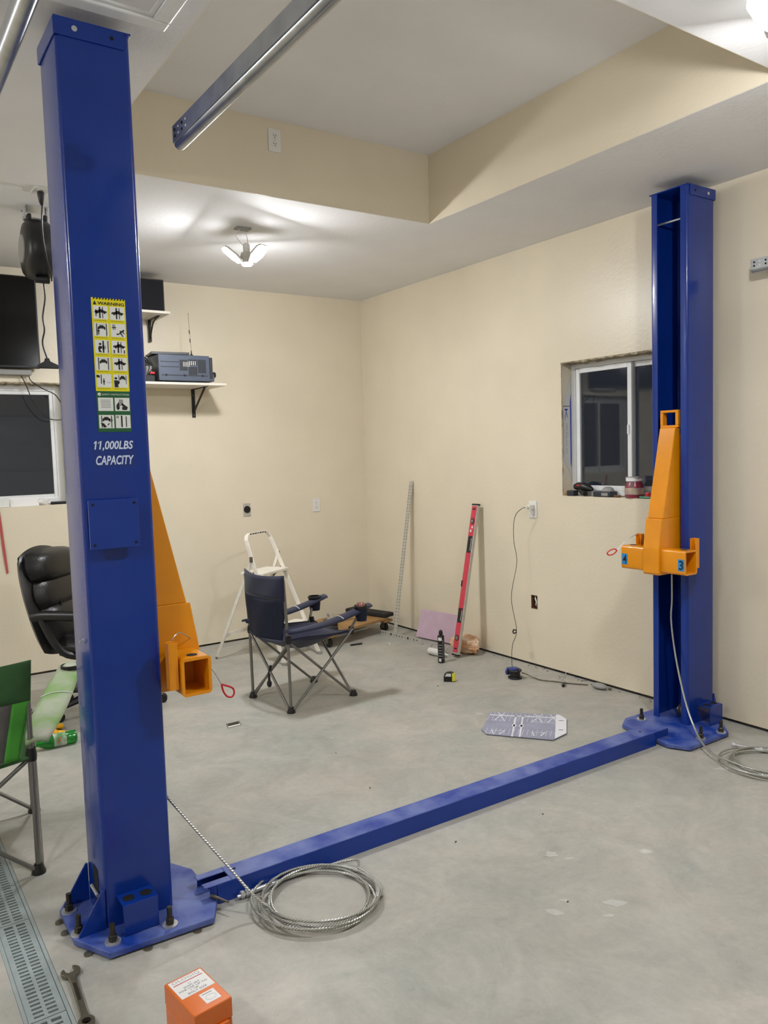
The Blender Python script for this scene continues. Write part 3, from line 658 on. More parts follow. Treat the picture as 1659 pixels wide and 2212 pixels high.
# ================================================================== GARAGE DOOR TRACKS
def strip(pts, th):
    """thin closed outline along an open polyline (x, z)"""
    P_ = [Vector((a, b, 0)) for a, b in pts]; L_, R_ = [], []
    for i, p in enumerate(P_):
        d = (P_[min(i+1, len(P_)-1)]-P_[max(i-1, 0)]).normalized(); n = Vector((-d.y, d.x, 0))
        L_.append((p.x+n.x*th/2, p.y+n.y*th/2)); R_.append((p.x-n.x*th/2, p.y-n.y*th/2))
    return L_+R_[::-1]
def track(label, x, ye, z, s, hang, grp):
    t = thing('door_track', label, 'door track', (x, ye, z-.03), group=grp)
    prof = [(.034*s, .016), (.034*s, -.006)]+[(.017*s+.017*s*math.cos(q), -.010+.017*math.sin(q)-.0) for q in [0, -.6, -1.2, -1.9, -2.5, -PI]]+[(0, .022)]
    part('curved_track', MB().prism(strip(prof, .0024), (x, ye, z), X, Z, -Y, ye-(YF+.12)), 'steel', t, smooth=True)
    ang = [(-.003*s, -.012), (-.003*s, .038), (-.003*s+.026*s, .038)]
    part('angle_rail', MB().prism(strip(ang, .0026), (x, ye+.0, z), X, Z, -Y, ye-(YF+.12)), 'steel', t)
    for k in range(4):
        for zz in (.004, .022):
            part('rivet_hole', MB().cyl((x-.0046*s, ye-.02-.03*k, z+zz), (x-.0058*s, ye-.02-.03*k, z+zz), .0035 if k % 2 else .005, 8), 'white' if (k+int(zz*100)) % 2 else 'hole', t)
    if hang:
        for yy in (-4.66, -7.4):
            hp = part('hanger', MB().box(x+.004 if s > 0 else x-.012, x+.012 if s > 0 else x-.004, yy-.016, yy+.016, z+.036, H).box(x-.012, x+.012, yy-.018, yy-.015, z+.036, H), 'rust', t)
            part('bolt', MB().cyl((x-.011, yy, z+.052), (x-.016, yy, z+.052), .008, 6), 'rust', hp)
    else:
        for yy in (-3.95, -5.6, -7.4):
            part('wall_bracket', MB().box(x+.003, -.001, yy-.016, yy+.016, z+.036, z+.040).box(-.004, -.001, yy-.016, yy+.016, z-.02, z+.06), 'steel', t)
    return t
track('galvanised garage door track ending in mid air below the ceiling recess', -3.055, -3.745, 2.488, 1, True, 'overhead garage door tracks')
track('galvanised garage door track running just past the cap of the decal post', -3.55, -3.80, 2.488, -1, True, 'overhead garage door tracks')
track('galvanised garage door track fixed close to the window wall', -.10, -3.80, 2.405, 1, False, 'overhead garage door tracks')

# ================================================================== FLOOR DRAIN
def grate_mesh(L):
    m = MB(); w = .096; zt = -.004; n = int(L/.0195)
    x0 = -3.575-w/2
    for a, b in ((0, .016), (.043, .053), (.08, .096)): m.box(x0+a, x0+b, -L/2, L/2, zt-.018, zt)
    m.box(x0+.016, x0+.043, -L/2, -L/2+.012, zt-.018, zt); m.box(x0+.053, x0+.08, -L/2, -L/2+.012, zt-.018, zt)
    m.box(x0+.016, x0+.043, L/2-.012, L/2, zt-.018, zt); m.box(x0+.053, x0+.08, L/2-.012, L/2, zt-.018, zt)
    y = -L/2+.021
    while y < L/2-.018:
        m.box(x0+.015, x0+.044, y, y+.0105, zt-.016, zt-.0005); m.box(x0+.052, x0+.081, y, y+.0105, zt-.016, zt-.0005); y += .0195
    return m
gm = None
t = thing('drain_channel', 'grey trench drain channel let into the concrete floor', 'drain', (-3.575, -4.3, -.09))
part('channel_rim', MB().box(DX0+.001, -3.6245, -7.99, -.61, -.088, -.0015).box(-3.5255, DX1-.001, -7.99, -.61, -.088, -.0015), 'grate', t)
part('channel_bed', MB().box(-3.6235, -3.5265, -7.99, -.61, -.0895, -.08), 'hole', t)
part('ledge', MB().box(-3.6235, -3.617, -7.99, -.61, -.079, -.0225).box(-3.533, -3.5265, -7.99, -.61, -.079, -.0225), 'grate', t)
L = .548
g0 = None
for i in range(6):
    yc_ = -3.84-L/2+i*L-L+.0
    if g0 is None:
        g0 = mk('drain_grate', grate_mesh(L-.004), 'grate', V(-3.575, 0, 0)); g = g0
    else:
        g = g0.copy(); C.objects.link(g); 
    g.location = (-3.575, yc_, 0)
    tag(g, 'slotted grey drain grate section set in the floor trench', 'drain grate', 'grate sections of the trench drain')

# ================================================================== CAMP CHAIRS
def camp_chair(label, loc, rot, a, b, top, arm_f, mats, z_seat=.445, arm_w=.078, arm_over=.13, arm_out=.0, sag=.1, edge=.16):
    back_top, back_mid, back_side, seatm, armm = mats
    t = thing('camp_chair', label, 'camp chair', loc, rot)
    def p(name, m, mt, **k): return part(name, m, mt, t, world=False, **k)
    r = .0095
    for s in (-1, 1):
        p('rear_post', MB().tube([(-a, s*b, .012), (-a-.004, s*b, z_seat), (-a-.02, s*b, top-.03)], r, 10), 'tube', smooth=True)
        p('arm_post', MB().tube([(a-.02, s*b, z_seat-.03), (a+.03, s*(b+.03+arm_out*.4), z_seat+.06), (a+.05, s*(b+.035+arm_out*.9), arm_f-.02)], r*.85, 10), 'tube', smooth=True)
        p('side_brace', MB().cyl((-a+.012, s*(b+.012), .02), (a, s*(b+.012), z_seat-.015), r*.85, 10), 'tube', smooth=True)
        p('side_brace', MB().cyl((a-.012, s*(b-.006), .02), (-a, s*(b-.006), z_seat-.015), r*.85, 10), 'tube', smooth=True)
        p('back_brace', MB().cyl((-a+.006*s, s*(b-.012), .02), (-a+.006*s, -s*b, z_seat-.015), r*.85, 10), 'tube', smooth=True)
        p('front_brace', MB().cyl((a+.006*s, s*(b-.012), .02), (a+.006*s, -s*b, z_seat-.03), r*.85, 10), 'tube', smooth=True)
        for q in (-a, a):
            p('foot', MB().lathe([(.026, 0), (.026, .008), (.019, .024), (.015, .036)], (q, s*b, 0), n=14), 'black', smooth=True)
            p('hub', MB().lathe([(.018, -.022), (.02, 0), (.016, .026)], (q, s*b, z_seat-.005 if q < 0 else z_seat-.025), n=12), 'black', smooth=True)
    # back rest
    def bk(u, v, z0, z1, w0, w1, sag=.05):
        z = z0+(z1-z0)*v; k = (z-z_seat)/(top-z_seat)
        wv = (w0+(w1-w0)*v); y = (u*2-1)*b*wv
        return V(-a-.02-.03*(1-k)*0-sag*math.sin(PI*u)*(.5+.5*math.cos((k-.35)*2.2))+.012*math.sin(9*u+5*k)*.4, y, z-.018*math.sin(PI*u)*v*(1 if z1 > top-.05 else 0))
    zmid = top-.15
    p('back_band', MB().grid(lambda u, v: bk(u, v, zmid, top, 1.03, 1.07), 14, 6), back_top, smooth=True, solid=.006)
    p('back_panel', MB().grid(lambda u, v: bk(edge+(1-2*edge)*u, v, z_seat-.01, zmid, .84, 1.03), 12, 10), back_mid, smooth=True, solid=.004)
    for lo, hi in ((0, edge+.01), (1-edge-.01, 1.)):
        p('back_edge', MB().grid(lambda u, v: bk(lo+(hi-lo)*u, v, z_seat-.01, zmid, .84+.0*v, 1.03), 4, 10), back_side, smooth=True, solid=.005)
    # seat sling
    def st(u, v):
        x = -a-.01+(2*a+.03)*u; y = (v*2-1)*b*(1.0)
        return V(x, y, z_seat-.01-.02*u-sag*math.sin(PI*v)*(.35+.65*math.sin(PI*min(u*1.15, 1)))+.012*math.sin(7*u+4*v)*.3)
    p('seat', MB().grid(st, 14, 12), seatm, smooth=True, solid=.005)
    p('seat_skirt', MB().tube([st(i/10, 0) for i in range(11)], .008, 6).tube([st(i/10, 1) for i in range(11)], .008, 6).tube([st(0, i/10) for i in range(11)], .008, 6).tube([st(1, i/10) for i in range(11)], .008, 6), back_top, smooth=True)
    # arm rests with cup holders
    for s in (-1, 1):
        def ar(u, v):
            x = -a-.03+(2*a+.03+arm_over)*u; wd = arm_w*(.55+.45*math.sin(PI*min(1, u*1.02+.0)*.9+.15)+.35*max(0, u-.55))
            z = z_seat+.055+(arm_f-z_seat-.055)*u-.025*math.sin(PI*u)
            return V(x, s*(b+.022+arm_out*u**1.3)+(v*2-1)*wd*.62, z+abs(v*2-1)**2*(-.012)+.0)
        ao = p('arm_rest', MB().grid(ar, 14, 6), armm, smooth=True, solid=.010)
        cx_ = a+.055; cy_ = s*(b+.035+arm_out*.9)
        if True:
            q = part('cup_holder', MB().lathe([(.034, -.085), (.040, -.03), (.042, -.008), (.040, -.008), (.038, -.03), (.032, -.082)], (cx_, cy_, arm_f-.012), n=16), back_mid, ao, world=False, smooth=True)
            part('cup_ring', MB().lathe([(.043, -.012), (.046, -.004), (.043, .006), (.039, .006), (.039, -.012), (.043, -.012)], (cx_, cy_, arm_f-.006), n=18), 'black', ao, world=False, smooth=True)
            part('piping', MB().tube([ar(.62, k/6)+V(0, 0, .008) for k in range(7)], .0022, 6), 'cell', ao, world=False, smooth=True)
    p('strap', MB().tube(smoothpath([(-a, -.01, .25), (-a-.012, -.005, .2), (-a-.01, .0, .155)], 4), [.008]*9, 8).sph((-a-.01, 0, .135), .016, .016, .024, 10, 6), 'black', smooth=True)
    return t
bc = camp_chair('navy blue folding camp chair with grey steel legs in the middle of the floor', (-1.625, -1.711, 0), math.radians(6.5), .237, .216, .83, .575, ('navy', 'navymesh', 'navymesh', 'navy', 'navy'))
solo('drink_can', MB().lathe([(.02, 0), (.028, .006), (.029, .095), (.024, .106), (.022, .103)], (-1.3065, -1.9275, .4845), n=18), mat('pink_can', (190, 140, 132), .25, metal=.6, rgb2=(120, 70, 66), nscale=30), 'pinkish metal can sitting in the arm cup holder of the blue chair', 'can', smooth=True)
gc = camp_chair('green folding camp chair with grey mesh back by the floor drain', (-3.662, -2.67, 0), math.radians(81.2), .29, .27, .815, .62, ('dgreen', 'greymesh', 'green', 'dgreen', 'lgreen'), z_seat=.46, arm_w=.10, arm_over=.10, arm_out=.17, edge=.10)

# ================================================================== OFFICE CHAIR
def office_chair(label, loc, rot):
    t = thing('office_chair', label, 'office chair', loc, rot)
    def p(name, m, mt, par=t, **k): return part(name, m, mt, par, world=False, **k)
    def pillow(w, h, d, puff, f, nu=14, nv=14, seam=()):
        m = MB()
        for side in (1, -1):
            def fn(u, v):
                uu, vv = u*2-1, v*2-1; e_ = (1-abs(uu)**4)*(1-abs(vv)**4); uu, vv = uu*math.sqrt(1-.26*vv*vv), vv*math.sqrt(1-.26*uu*uu)
                q = d/2*(e_**.35)+puff*max(0, e_)*(1 if side > 0 else .25)
                for sv in seam: q -= .014*math.exp(-((v-sv)/.025)**2) if side > 0 else 0
                return f(uu*w/2, vv*h/2, side*q)
            m.grid(fn, nu, nv)
        return m
    tilt = math.radians(14)
    def bf(zc, xc):
        return lambda a_, b_, c_: V(xc-(b_+zc-.5)*math.sin(tilt)+c_*math.cos(tilt), a_*(1-.16*max(0, (zc+b_-.72))), zc+b_+c_*math.sin(tilt)*.6)
    p('back_shell', pillow(.57, .66, .09, .01, bf(.69, -.285)), 'black', smooth=True)
    p('lumbar_cushion', pillow(.52, .30, .10, .045, bf(.55, -.235)), 'leather', smooth=True)
    p('mid_cushion', pillow(.52, .22, .09, .03, bf(.745, -.235)), 'leather', smooth=True)
    p('head_cushion', pillow(.54, .20, .11, .05, bf(.905, -.235)), 'leather', smooth=True)
    for q in (-.12, .12):
        p('pleat', MB().tube([bf(.645, -.235)(q*(1.2-.05*k), -.2+.05*k, .068) for k in range(8)], .005, 6), 'leather', smooth=True)
    p('seat_cushion', pillow(.54, .52, .09, .03, lambda a_, b_, c_: V(b_+.02, a_, .445+c_+.015*(b_/.26)**2)), 'leather', smooth=True)
    p('seat_pan', MB().box(-.2, .22, -.2, .2, .375, .40), 'black', bevel=.01)
    for s in (-1, 1):
        y = s*.30
        ar = p('arm_rest', MB().tube(smoothpath([(-.30, y, .625), (-.24, y, .64), (-.1, y, .64), (.08, y, .632), (.17, y, .60), (.20, y, .54), (.17, y, .46), (.08, y, .405), (-.02, y*.8, .388)], 4), [.016]+[.030]*12+[.026]*19+[.022], 10), 'black', smooth=True)
        p('arm_strut', MB().tube(smoothpath([(-.24, y, .63), (-.19, y, .52), (-.12, y*.96, .42), (-.05, y*.8, .385)], 4), .022, 8), 'black', smooth=True)
    p('gas_lift', MB().cyl((0, 0, .10), (0, 0, .38), .025, 14), 'black', smooth=True)
    for k in range(5):
        q = 2*PI*k/5+.35; d = V(math.cos(q), math.sin(q), 0); sd = V(-math.sin(q), math.cos(q), 0)
        p('base_arm', MB().tube([d*.02+Z*.115, d*.2+Z*.10, d*.315+Z*.078], [.028, .024, .016], 8), 'black', smooth=True)
        cs = p('caster', MB().cyl(d*.325+sd*.022+Z*.027, d*.325+sd*.008+Z*.027, .0265, 16).cyl(d*.325-sd*.008+Z*.027, d*.325-sd*.022+Z*.027, .0265, 16), 'black', smooth=True)
        p('caster_stem', MB().cyl(d*.318+Z*.028, d*.318+Z*.08, .008, 8), 'zinc', cs)
    return t
office_chair('black leather office chair behind the decal post and the green chair', (-2.68, -1.13, 0), math.radians(-40))

# ================================================================== STEP LADDER
t = thing('step_ladder', 'paint-spattered white step ladder with a hand hoop behind the navy chair', 'ladder', (-1.35, -.64, 0))
Bf, Cf = V(-1.375, -.961, 0), V(-1.012, -.834, 0); Lt, Rt = V(-1.538, -.715, .945), V(-1.222, -.466, .935)
Ar, Dr = V(-1.693, -.449, 0), V(-1.335, -.29, 0)
def lerp(a, b, k): return a+(b-a)*k
hL, hR = lerp(Bf, Lt, .82), lerp(Cf, Rt, .82)
wd = (Rt-Lt).normalized()
hoop = [lerp(Bf, Lt, .012), lerp(Bf, Lt, .5), lerp(Bf, Lt, .90), lerp(Bf, Lt, .965)+wd*.006, lerp(Bf, Lt, 1.0)+wd*.03, Lt+wd*.07+Z*.012, Rt-wd*.07+Z*.012, Rt-wd*.03, lerp(Cf, Rt, .965)-wd*.006, lerp(Cf, Rt, .90), lerp(Cf, Rt, .5), lerp(Cf, Rt, .012)]
m = MB()
for i in range(len(hoop)-1): m.bar(hoop[i], hoop[i+1]+(hoop[i+1]-hoop[i]).normalized()*.004, .013, .030, (.53, -.85, .2))
part('front_rail', m, 'paintwhite', t, bevel=.003)
spat = MB()
for k in range(7):
    q = lerp(Lt, Rt, .15+.1*k)+Z*(.0126+.0); spat.obox(q+V(.012, -.018, .0), wd, Z, wd.cross(Z), .012+.02*random.random(), .010, .002)
tag(part('paint_chips', spat, 'blackmat', t), kind='stuff')
for f0, h0, o_ in ((Ar, hL, -1), (Dr, hR, 1)):
    part('rear_leg', MB().bar(f0+Z*.004, h0, .010, .024, (.5, -.8, .3)), 'paintwhite', t, bevel=.002)
    part('hinge', MB().bar(h0-Z*.02+wd*.012*o_, h0+Z*.02+wd*.012*o_, .014, .022), 'dark_steel', t, bevel=.002)
    part('foot_tip', MB().obox(f0+Z*.008, wd, Y, Z, .02, .03, .016), 'dark_steel', t)
part('rear_crossbar', MB().bar(lerp(Ar, hL, .24), lerp(Dr, hR, .24), .006, .03), 'paintwhite', t)
fd = V(.53, -.85, 0)
for k, dp in ((.27, .11), (.70, .20)):
    a_, b_ = lerp(Bf, Lt, k), lerp(Cf, Rt, k); c = (a_+b_)/2-fd*dp*.25
    part('step' if k < .5 else 'platform', MB().obox(c, (b_-a_), fd, Z, (b_-a_).length-.02, dp, .022), 'paintwhite', t, bevel=.004)
for f0 in (Bf, Cf): part('rubber_foot', MB().obox(f0+Z*.010, wd, fd, Z, .026, .045, .02), 'greyp', t, bevel=.003)
for f0, h0 in ((Bf, Lt), (Cf, Rt)):
    q = lerp(f0, h0, .72); part('link', MB().bar(q-fd*.01, lerp(Ar if f0 is Bf else Dr, hL if f0 is Bf else hR, .8)-Z*.03, .004, .014), 'dark_steel', t)

# ================================================================== FURNITURE DOLLY
t = thing('furniture_dolly', 'wooden furniture dolly with black carpeted ends in the corner', 'dolly', (-.57, -.45, 0), math.radians(15))
def p(name, m, mt, **k): return part(name, m, mt, t, world=False, **k)
for y in (-.118, .118): p('plank', MB().box(-.34, .34, y-.105, y+.105, .105, .128), 'wood', bevel=.004)
for x in (-.34, .34):
    p('carpeted_end', MB().box(x-.06, x+.06, -.235, .235, .129, .165), 'carpet', bevel=.012, seg=3)
    p('end_rail', MB().box(x-.05, x+.05, -.225, .225, .085, .104), 'wood', bevel=.003)
    for y in (-.17, .17):
        c = p('caster', MB().cyl((x-.014, y, .036), (x+.014, y, .036), .036, 18), 'rubber', smooth=True)
        part('caster_fork', MB().box(x-.02, x-.016, y-.018, y+.018, .03, .086).box(x+.016, x+.02, y-.018, y+.018, .03, .086).box(x-.022, x+.022, y-.024, y+.024, .079, .085), 'dark_steel', c, world=False)
solo('tape_roll', MB().lathe([(.035, 0), (.06, 0), (.06, .05), (.035, .05)], (-.74, -.55, .129), n=22), 'black', 'black tape roll resting on the plank of the furniture dolly', 'tape roll', smooth=True)
solo('jar', MB().lathe([(.026, 0), (.028, .004), (.028, .05), (.022, .056)], (-.74, -.55, .18), n=16), 'clearpl', 'clear little jar standing on the black tape roll', 'jar', smooth=True)
solo('marker_pen', MB().cyl((-.70, -.785, .007), (-.60, -.80, .007), .007, 10), 'black', 'black marker pen on the floor in front of the furniture dolly', 'pen', smooth=True)

# ================================================================== THINGS LEANING ON THE RIGHT WALL
# drywall T-square
t = thing('drywall_square', 'tall perforated aluminium drywall T-square leaning in the corner', 't-square', (-.27, -.80, 0))
tb, tt = V(-.275, -.80, .045), V(-.006, -.718, 1.285); d = (tt-tb).normalized(); sdir = (Y-d*d.y).normalized(); nn = d.cross(sdir)
part('blade', MB().obox((tb+tt)/2, d, sdir, nn, (tt-tb).length, .05, .0025), 'alu', t)
mk_ = MB()
Ln = (tt-tb).length
for k in range(46):
    for o_ in (-.017, .017): mk_.obox(tb+d*(.04+k*(Ln-.06)/46)+sdir*o_-nn*.0018*(1 if nn.x > 0 else -1), d, sdir, nn, .009, .005, .001)
tag(part('ruler_marks', mk_, 'ink', t), kind='stuff')
hd0, hd1 = V(-.297, -.625, .022), V(-.245, -1.125, .022); hdv = (hd1-hd0).normalized()
part('head', MB().obox((hd0+hd1)/2, hdv, Z, hdv.cross(Z), (hd1-hd0).length, .044, .004).obox((hd0+hd1)/2-Z*.02+V(.01, 0, 0), hdv, Z, hdv.cross(Z), (hd1-hd0).length, .004, .022), 'alu', t)
mk_ = MB()
for k in range(13):
    mk_.obox(lerp(hd0, hd1, .05+.07*k)+V(-.0026, 0, .004), hdv, Z, hdv.cross(Z), .006+.012*(k % 3 == 0), .006+.012*(k % 2), .001)
tag(part('ruler_marks', mk_, 'ink', t), kind='stuff')
# red box level
t = thing('spirit_level', 'long red spirit level leaning against the wall', 'spirit level', (-.27, -1.6, 0))
b0, b1 = V(-.285, -1.603, .014), V(-.040, -1.583, 1.125); d = (b1-b0).normalized(); sdir = (Y-d*d.y).normalized(); nn = sdir.cross(d); nn = nn if nn.x < 0 else -nn
Ln = (b1-b0).length; cc = (b0+b1)/2; W2 = .066
def at(k, sv, dn): return b0+d*(k*Ln)+sdir*sv+nn*dn
part('body', MB().obox(cc, d, sdir, nn, Ln-.02, W2, .024), 'alu', t, bevel=.002)
part('end_cap', MB().obox(at(.004, 0, 0), d, sdir, nn, .012, W2+.004, .028), 'black', t, bevel=.003)
part('end_cap', MB().obox(at(.996, 0, 0), d, sdir, nn, .012, W2+.004, .028), 'black', t, bevel=.003)
for lo, hi in ((.02, .185), (.30, .655), (.80, .985)):
    part('red_face', MB().obox(at((lo+hi)/2, .0, .0128), d, sdir, nn, (hi-lo)*Ln, W2-.012, .0015), 'red', t)
for lo, hi in ((.185, .215), (.285, .30), (.655, .675), (.785, .80)):
    part('red_face', MB().obox(at((lo+hi)/2, .0, .0128), d, sdir, nn, (hi-lo)*Ln, W2-.012, .0015), 'red', t)
for lo, hi in ((.215, .31), (.675, .785)):
    part('hand_hole', MB().obox(at((lo+hi)/2, .0, .0130), d, sdir, nn, (hi-lo)*Ln, .048, .003), 'black', t, bevel=.008)
    part('hand_hole_edge', MB().obox(at((lo+hi)/2, -.016, .0150), d, sdir, nn, (hi-lo)*Ln*.75, .004, .001), 'cell', t)
for k in (.115, .885):
    c = at(k, 0, .0136); vw = part('vial_ring', MB().lathe([(.021, 0), (.021, .003), (.016, .0035)], c, axis=nn, n=20), 'black', t)
    part('vial', MB().lathe([(.0145, .0036), (.0145, .0042)], c, axis=nn, n=16), 'clearpl', vw)
part('window', MB().obox(at(.47, .026, .0134), d, sdir, nn, .045, .016, .003), 'black', t)
for k in (.045, .965): part('end_slot', MB().obox(at(k, 0, .0138), d, sdir, nn, .010, .030, .001), 'ink', t)
for k in (.82, .845): part('logo_mark', MB().obox(at(k, .006*(1 if k < .83 else -1), .0139), d, sdir, nn, .018, .016, .0008), 'cell', t)
# foam boards
bq0, bq1 = V(-.150, -.905, 0), V(-.085, -1.315, 0); bd = (bq1-bq0).normalized(); lean = V(.072, .012, .215).normalized()
solo('foam_board', MB().obox((bq0+bq1)/2+lean*.115+V(.02, 0, .008), bd, lean, bd.cross(lean), .41, .23, .028), 'pink', 'lilac foam board offcut leaning against the wall between T-square and level', 'foam board', bevel=.002)
# plastic bag
def crumple(sc, amp, seed):
    return lambda dd: 1+amp*noise.noise(dd*sc+V(seed, seed*2, 0))+amp*.5*noise.noise(dd*sc*2.7+V(seed, 0, 5))
solo('plastic_bag', MB().sph((-.135, -1.535, .068), .085, .14, .072, 44, 30, crumple(2.4, .24, 3.)), 'bag', 'crumpled orange plastic bag lying behind the foot of the red level', 'bag', smooth=True)
# sealant cartridge
t = thing('sealant_cartridge', 'black sealant cartridge standing upright on the floor', 'cartridge', (-.455, -1.645, 0))
part('tube', MB().lathe([(.0235, 0), (.0245, .003), (.0245, .195), (.02, .202)], (-.455, -1.645, 0), n=22), 'black', t, smooth=True)
part('nozzle_cap', MB().lathe([(.009, .2025), (.014, .207), (.015, .224), (.010, .236), (.004, .240)], (-.455, -1.645, 0), n=16), 'blackmat', t, smooth=True)
fc = (V(-3.936, -6.12, 0)-V(-.455, -1.645, 0)).normalized(); 
def lab(z0, z1, a0, a1, k=.0007):
    base = math.atan2(-4.475, -3.481); n_ = 8; m = MB()
    for z in (z0, z1):
        for i in range(n_+1):
            q = base+a0+(a1-a0)*i/n_; m.v.append(V(-.455+(.0245+k)*math.cos(q), -1.645+(.0245+k)*math.sin(q), z))
    m.f = [(i, i+1, n_+2+i, n_+1+i) for i in range(n_)]; return m
part('label', lab(.165, .188, -.9, .25), 'cell', t, recalc=False)
part('barcode_label', lab(.012, .035, -.7, .0), 'cell', t, recalc=False)
m = MB()
for k in range(5): 
    q = lab(.05+.02*k, .056+.02*k, -.8, .2, .0008); m.add(q.v, q.f)
for k in range(9):
    q = lab(.03+.016*k, .041+.016*k, .42, .62, .0008); m.add(q.v, q.f)
tag(part('label_print', m, 'greyink', t, recalc=False), kind='stuff')
# clear bottle and white tube lying behind it
solo('clear_bottle', MB().lathe([(.018, 0), (.032, .012), (.033, .10), (.02, .125), (.013, .14)], (-.33, -1.36, .034), axis=(.35, -.93, 0), n=18), 'clearpl', 'clear plastic bottle lying on the floor against the lilac foam board', 'bottle', smooth=True)
solo('caulk_tube', MB().lathe([(.025, 0), (.026, .004), (.026, .14), (.018, .15), (.007, .158), (.004, .20)], (-.375, -1.40, .027), axis=(.12, -.99, 0), n=18), 'white', 'white sealant tube lying behind the upright black cartridge', 'tube', smooth=True)
solo('white_cap', MB().lathe([(.006, 0), (.007, .012), (.005, .02)], (-.44, -.96, .007), axis=(.6, .8, 0), n=10), 'white', 'tiny white cap on the floor in front of the T-square', 'cap', smooth=True)
# tape measure
t = thing('tape_measure', 'black and yellow tape measure on the bare concrete', 'tape measure', (-.705, -2.05, 0))
v0 = V(.72, -.69, 0); f0 = V(-.69, -.72, 0)
outl = [(-.038, 0), (.038, 0), (.038, .03)]+[(.008+.03*math.cos(q), .034+.03*math.sin(q)) for q in [.0, .5, 1.0, 1.57]]+[(-.012+.026*math.cos(q), .034+.026*math.sin(q)) for q in [1.9, 2.5, 3.14]]
o_ = V(-.705, -2.05, .001)
part('case', MB().prism(outl, o_-f0*.018, v0, Z, f0, .036), 'black', t, bevel=.004)
part('yellow_side', MB().prism([(.018, .004), (.039, .004), (.039, .032), (.034, .052), (.018, .06)], o_-f0*.019, v0, Z, f0, .038), mat('tape_yellow', (226, 220, 60), .4), t, bevel=.002)
part('label', MB().prism([(-.03, .036), (.012, .036), (.012, .056), (-.018, .056)], o_+f0*.0181, v0, Z, f0, .0012), 'cell', t)
part('hook', MB().obox(o_+v0*.042+Z*.008, v0, f0, Z, .004, .02, .014), 'zinc', t)

# ================================================================== FLOOR ODDMENTS
# charger, cord, pump and adaptor by the right wall
def outlet(label, o, u, v, n, wd=.072, ht=.115, plate='white', style='duplex', cat='outlet', grp=None):
    o, u, v, n = V(*o), V(*u), V(*v), V(*n)
    t = thing('wall_outlet' if v.z else 'ceiling_outlet', label, cat, o, group=grp)
    part('cover_plate', MB().obox(o+n*.0035, u, v, n, wd, ht, .007), plate, t, bevel=.002)
    if style == 'duplex':
        for s in (-1, 1):
            c = o+v*(.021*s)+n*.0075
            f_ = part('receptacle', MB().obox(c, u, v, n, .034, .028, .002), plate, t, bevel=.004)
            for a in (-.0065, .0065): part('slot', MB().obox(c+u*a+v*.004+n*.0012, u, v, n, .0028, .009, .0008), 'ink', f_)
            part('ground_hole', MB().obox(c-v*.007+n*.0012, u, v, n, .0045, .005, .0008), 'ink', f_)
        part('screw', MB().lathe([(.003, .0072), (.003, .0082)], o, axis=n, n=8), 'zinc', t)
    else:
        part('round_socket', MB().lathe([(.030, .007), (.029, .013), (.020, .0135)], o+v*.002, axis=n, n=24), 'black', t, smooth=True)
        for a, b in ((-.010, .004), (.010, .004), (0, -.010)): part('slot', MB().obox(o+u*a+v*(b+.002)+n*.0138, u, v, n, .003, .010, .001), 'hole', t)
    return t
outlet('white duplex outlet with a charger plugged in, below the sliding window', (0, -2.142, 1.106), (0, -1, 0), (0, 0, 1), (-1, 0, 0), .074, .118)
outlet('white duplex outlet on the plain wall left of the corner', (-.529, 0, 1.088), (1, 0, 0), (0, 0, 1), (0, -1, 0))
outlet('grey steel plate with black round socket above the ladder', (-1.191, 0, 1.09), (1, 0, 0), (0, 0, 1), (0, -1, 0), .066, .108, 'alu', 'round')
outlet('white duplex outlet high up inside the ceiling recess', (-1.949, TY1-.004, 3.193), (1, 0, 0), (0, 0, 1), (0, -1, 0), .072, .118)
outlet('white outlet on the ceiling feeding the hanging cord reel', (-3.035, -1.78, H), (1, 0, 0), (0, 1, 0), (0, 0, -1), .075, .115)
# open box in the wall with bare cable
t = thing('electrical_box', 'open electrical box in the wall with bare white cable inside', 'electrical box', (.06, -2.136, .453))
m = MB(); m.box(.055, .06, -2.167, -2.105, .405, .501)
part('box_back', m, 'recvd', t)
part('box_sides', MB().box(.004, .055, -2.167, -2.164, .405, .501).box(.004, .055, -2.108, -2.105, .405, .501).box(.004, .055, -2.164, -2.108, .405, .408).box(.004, .055, -2.164, -2.108, .498, .501), 'brown', t)
part('cable', MB().tube(smoothpath([(.05, -2.118, .495), (.02, -2.128, .482), (.012, -2.146, .455), (.018, -2.138, .428), (.05, -2.125, .412)], 6), .0055, 8), 'white', t, smooth=True)
part('cable', MB().tube(smoothpath([(.05, -2.14, .495), (.025, -2.148, .485), (.02, -2.158, .45), (.03, -2.15, .42)], 6), .0045, 8), 'white', t, smooth=True)
t = thing('charger', 'white plug-in charger with a long black cord hanging from the wall outlet', 'charger', (-.05, -2.142, 1.11))
part('plug_block', MB().box(-.05, -.0105, -2.158, -2.126, 1.108, 1.140), 'white', t, bevel=.004)
part('cable_plug', MB().box(-.075, -.051, -2.150, -2.134, 1.118, 1.130), 'white', t, bevel=.003)
part('second_plug', MB().box(-.032, -.0105, -2.160, -2.134, 1.072, 1.100), 'white', t, bevel=.004)
cord = smoothpath([(-.076, -2.142, 1.124), (-.10, -2.137, 1.12), (-.118, -2.095, 1.08), (-.115, -2.065, 1.01), (-.11, -2.058, .883), (-.11, -2.083, .739), (-.115, -2.028, .487), (-.125, -2.085, .265), (-.2, -2.12, .17), (-.30, -2.22, .08), (-.325, -2.255, .068)], 8)
part('cord', MB().tube(cord, .0022, 6), 'rubber', t, smooth=True)
part('cord_tie', MB().tube(smoothpath([(-.127, -2.085, .250), (-.13, -2.065, .238), (-.128, -2.052, .245), (-.126, -2.058, .262), (-.127, -2.082, .262)], 4), .005, 6), 'black', t, smooth=True)
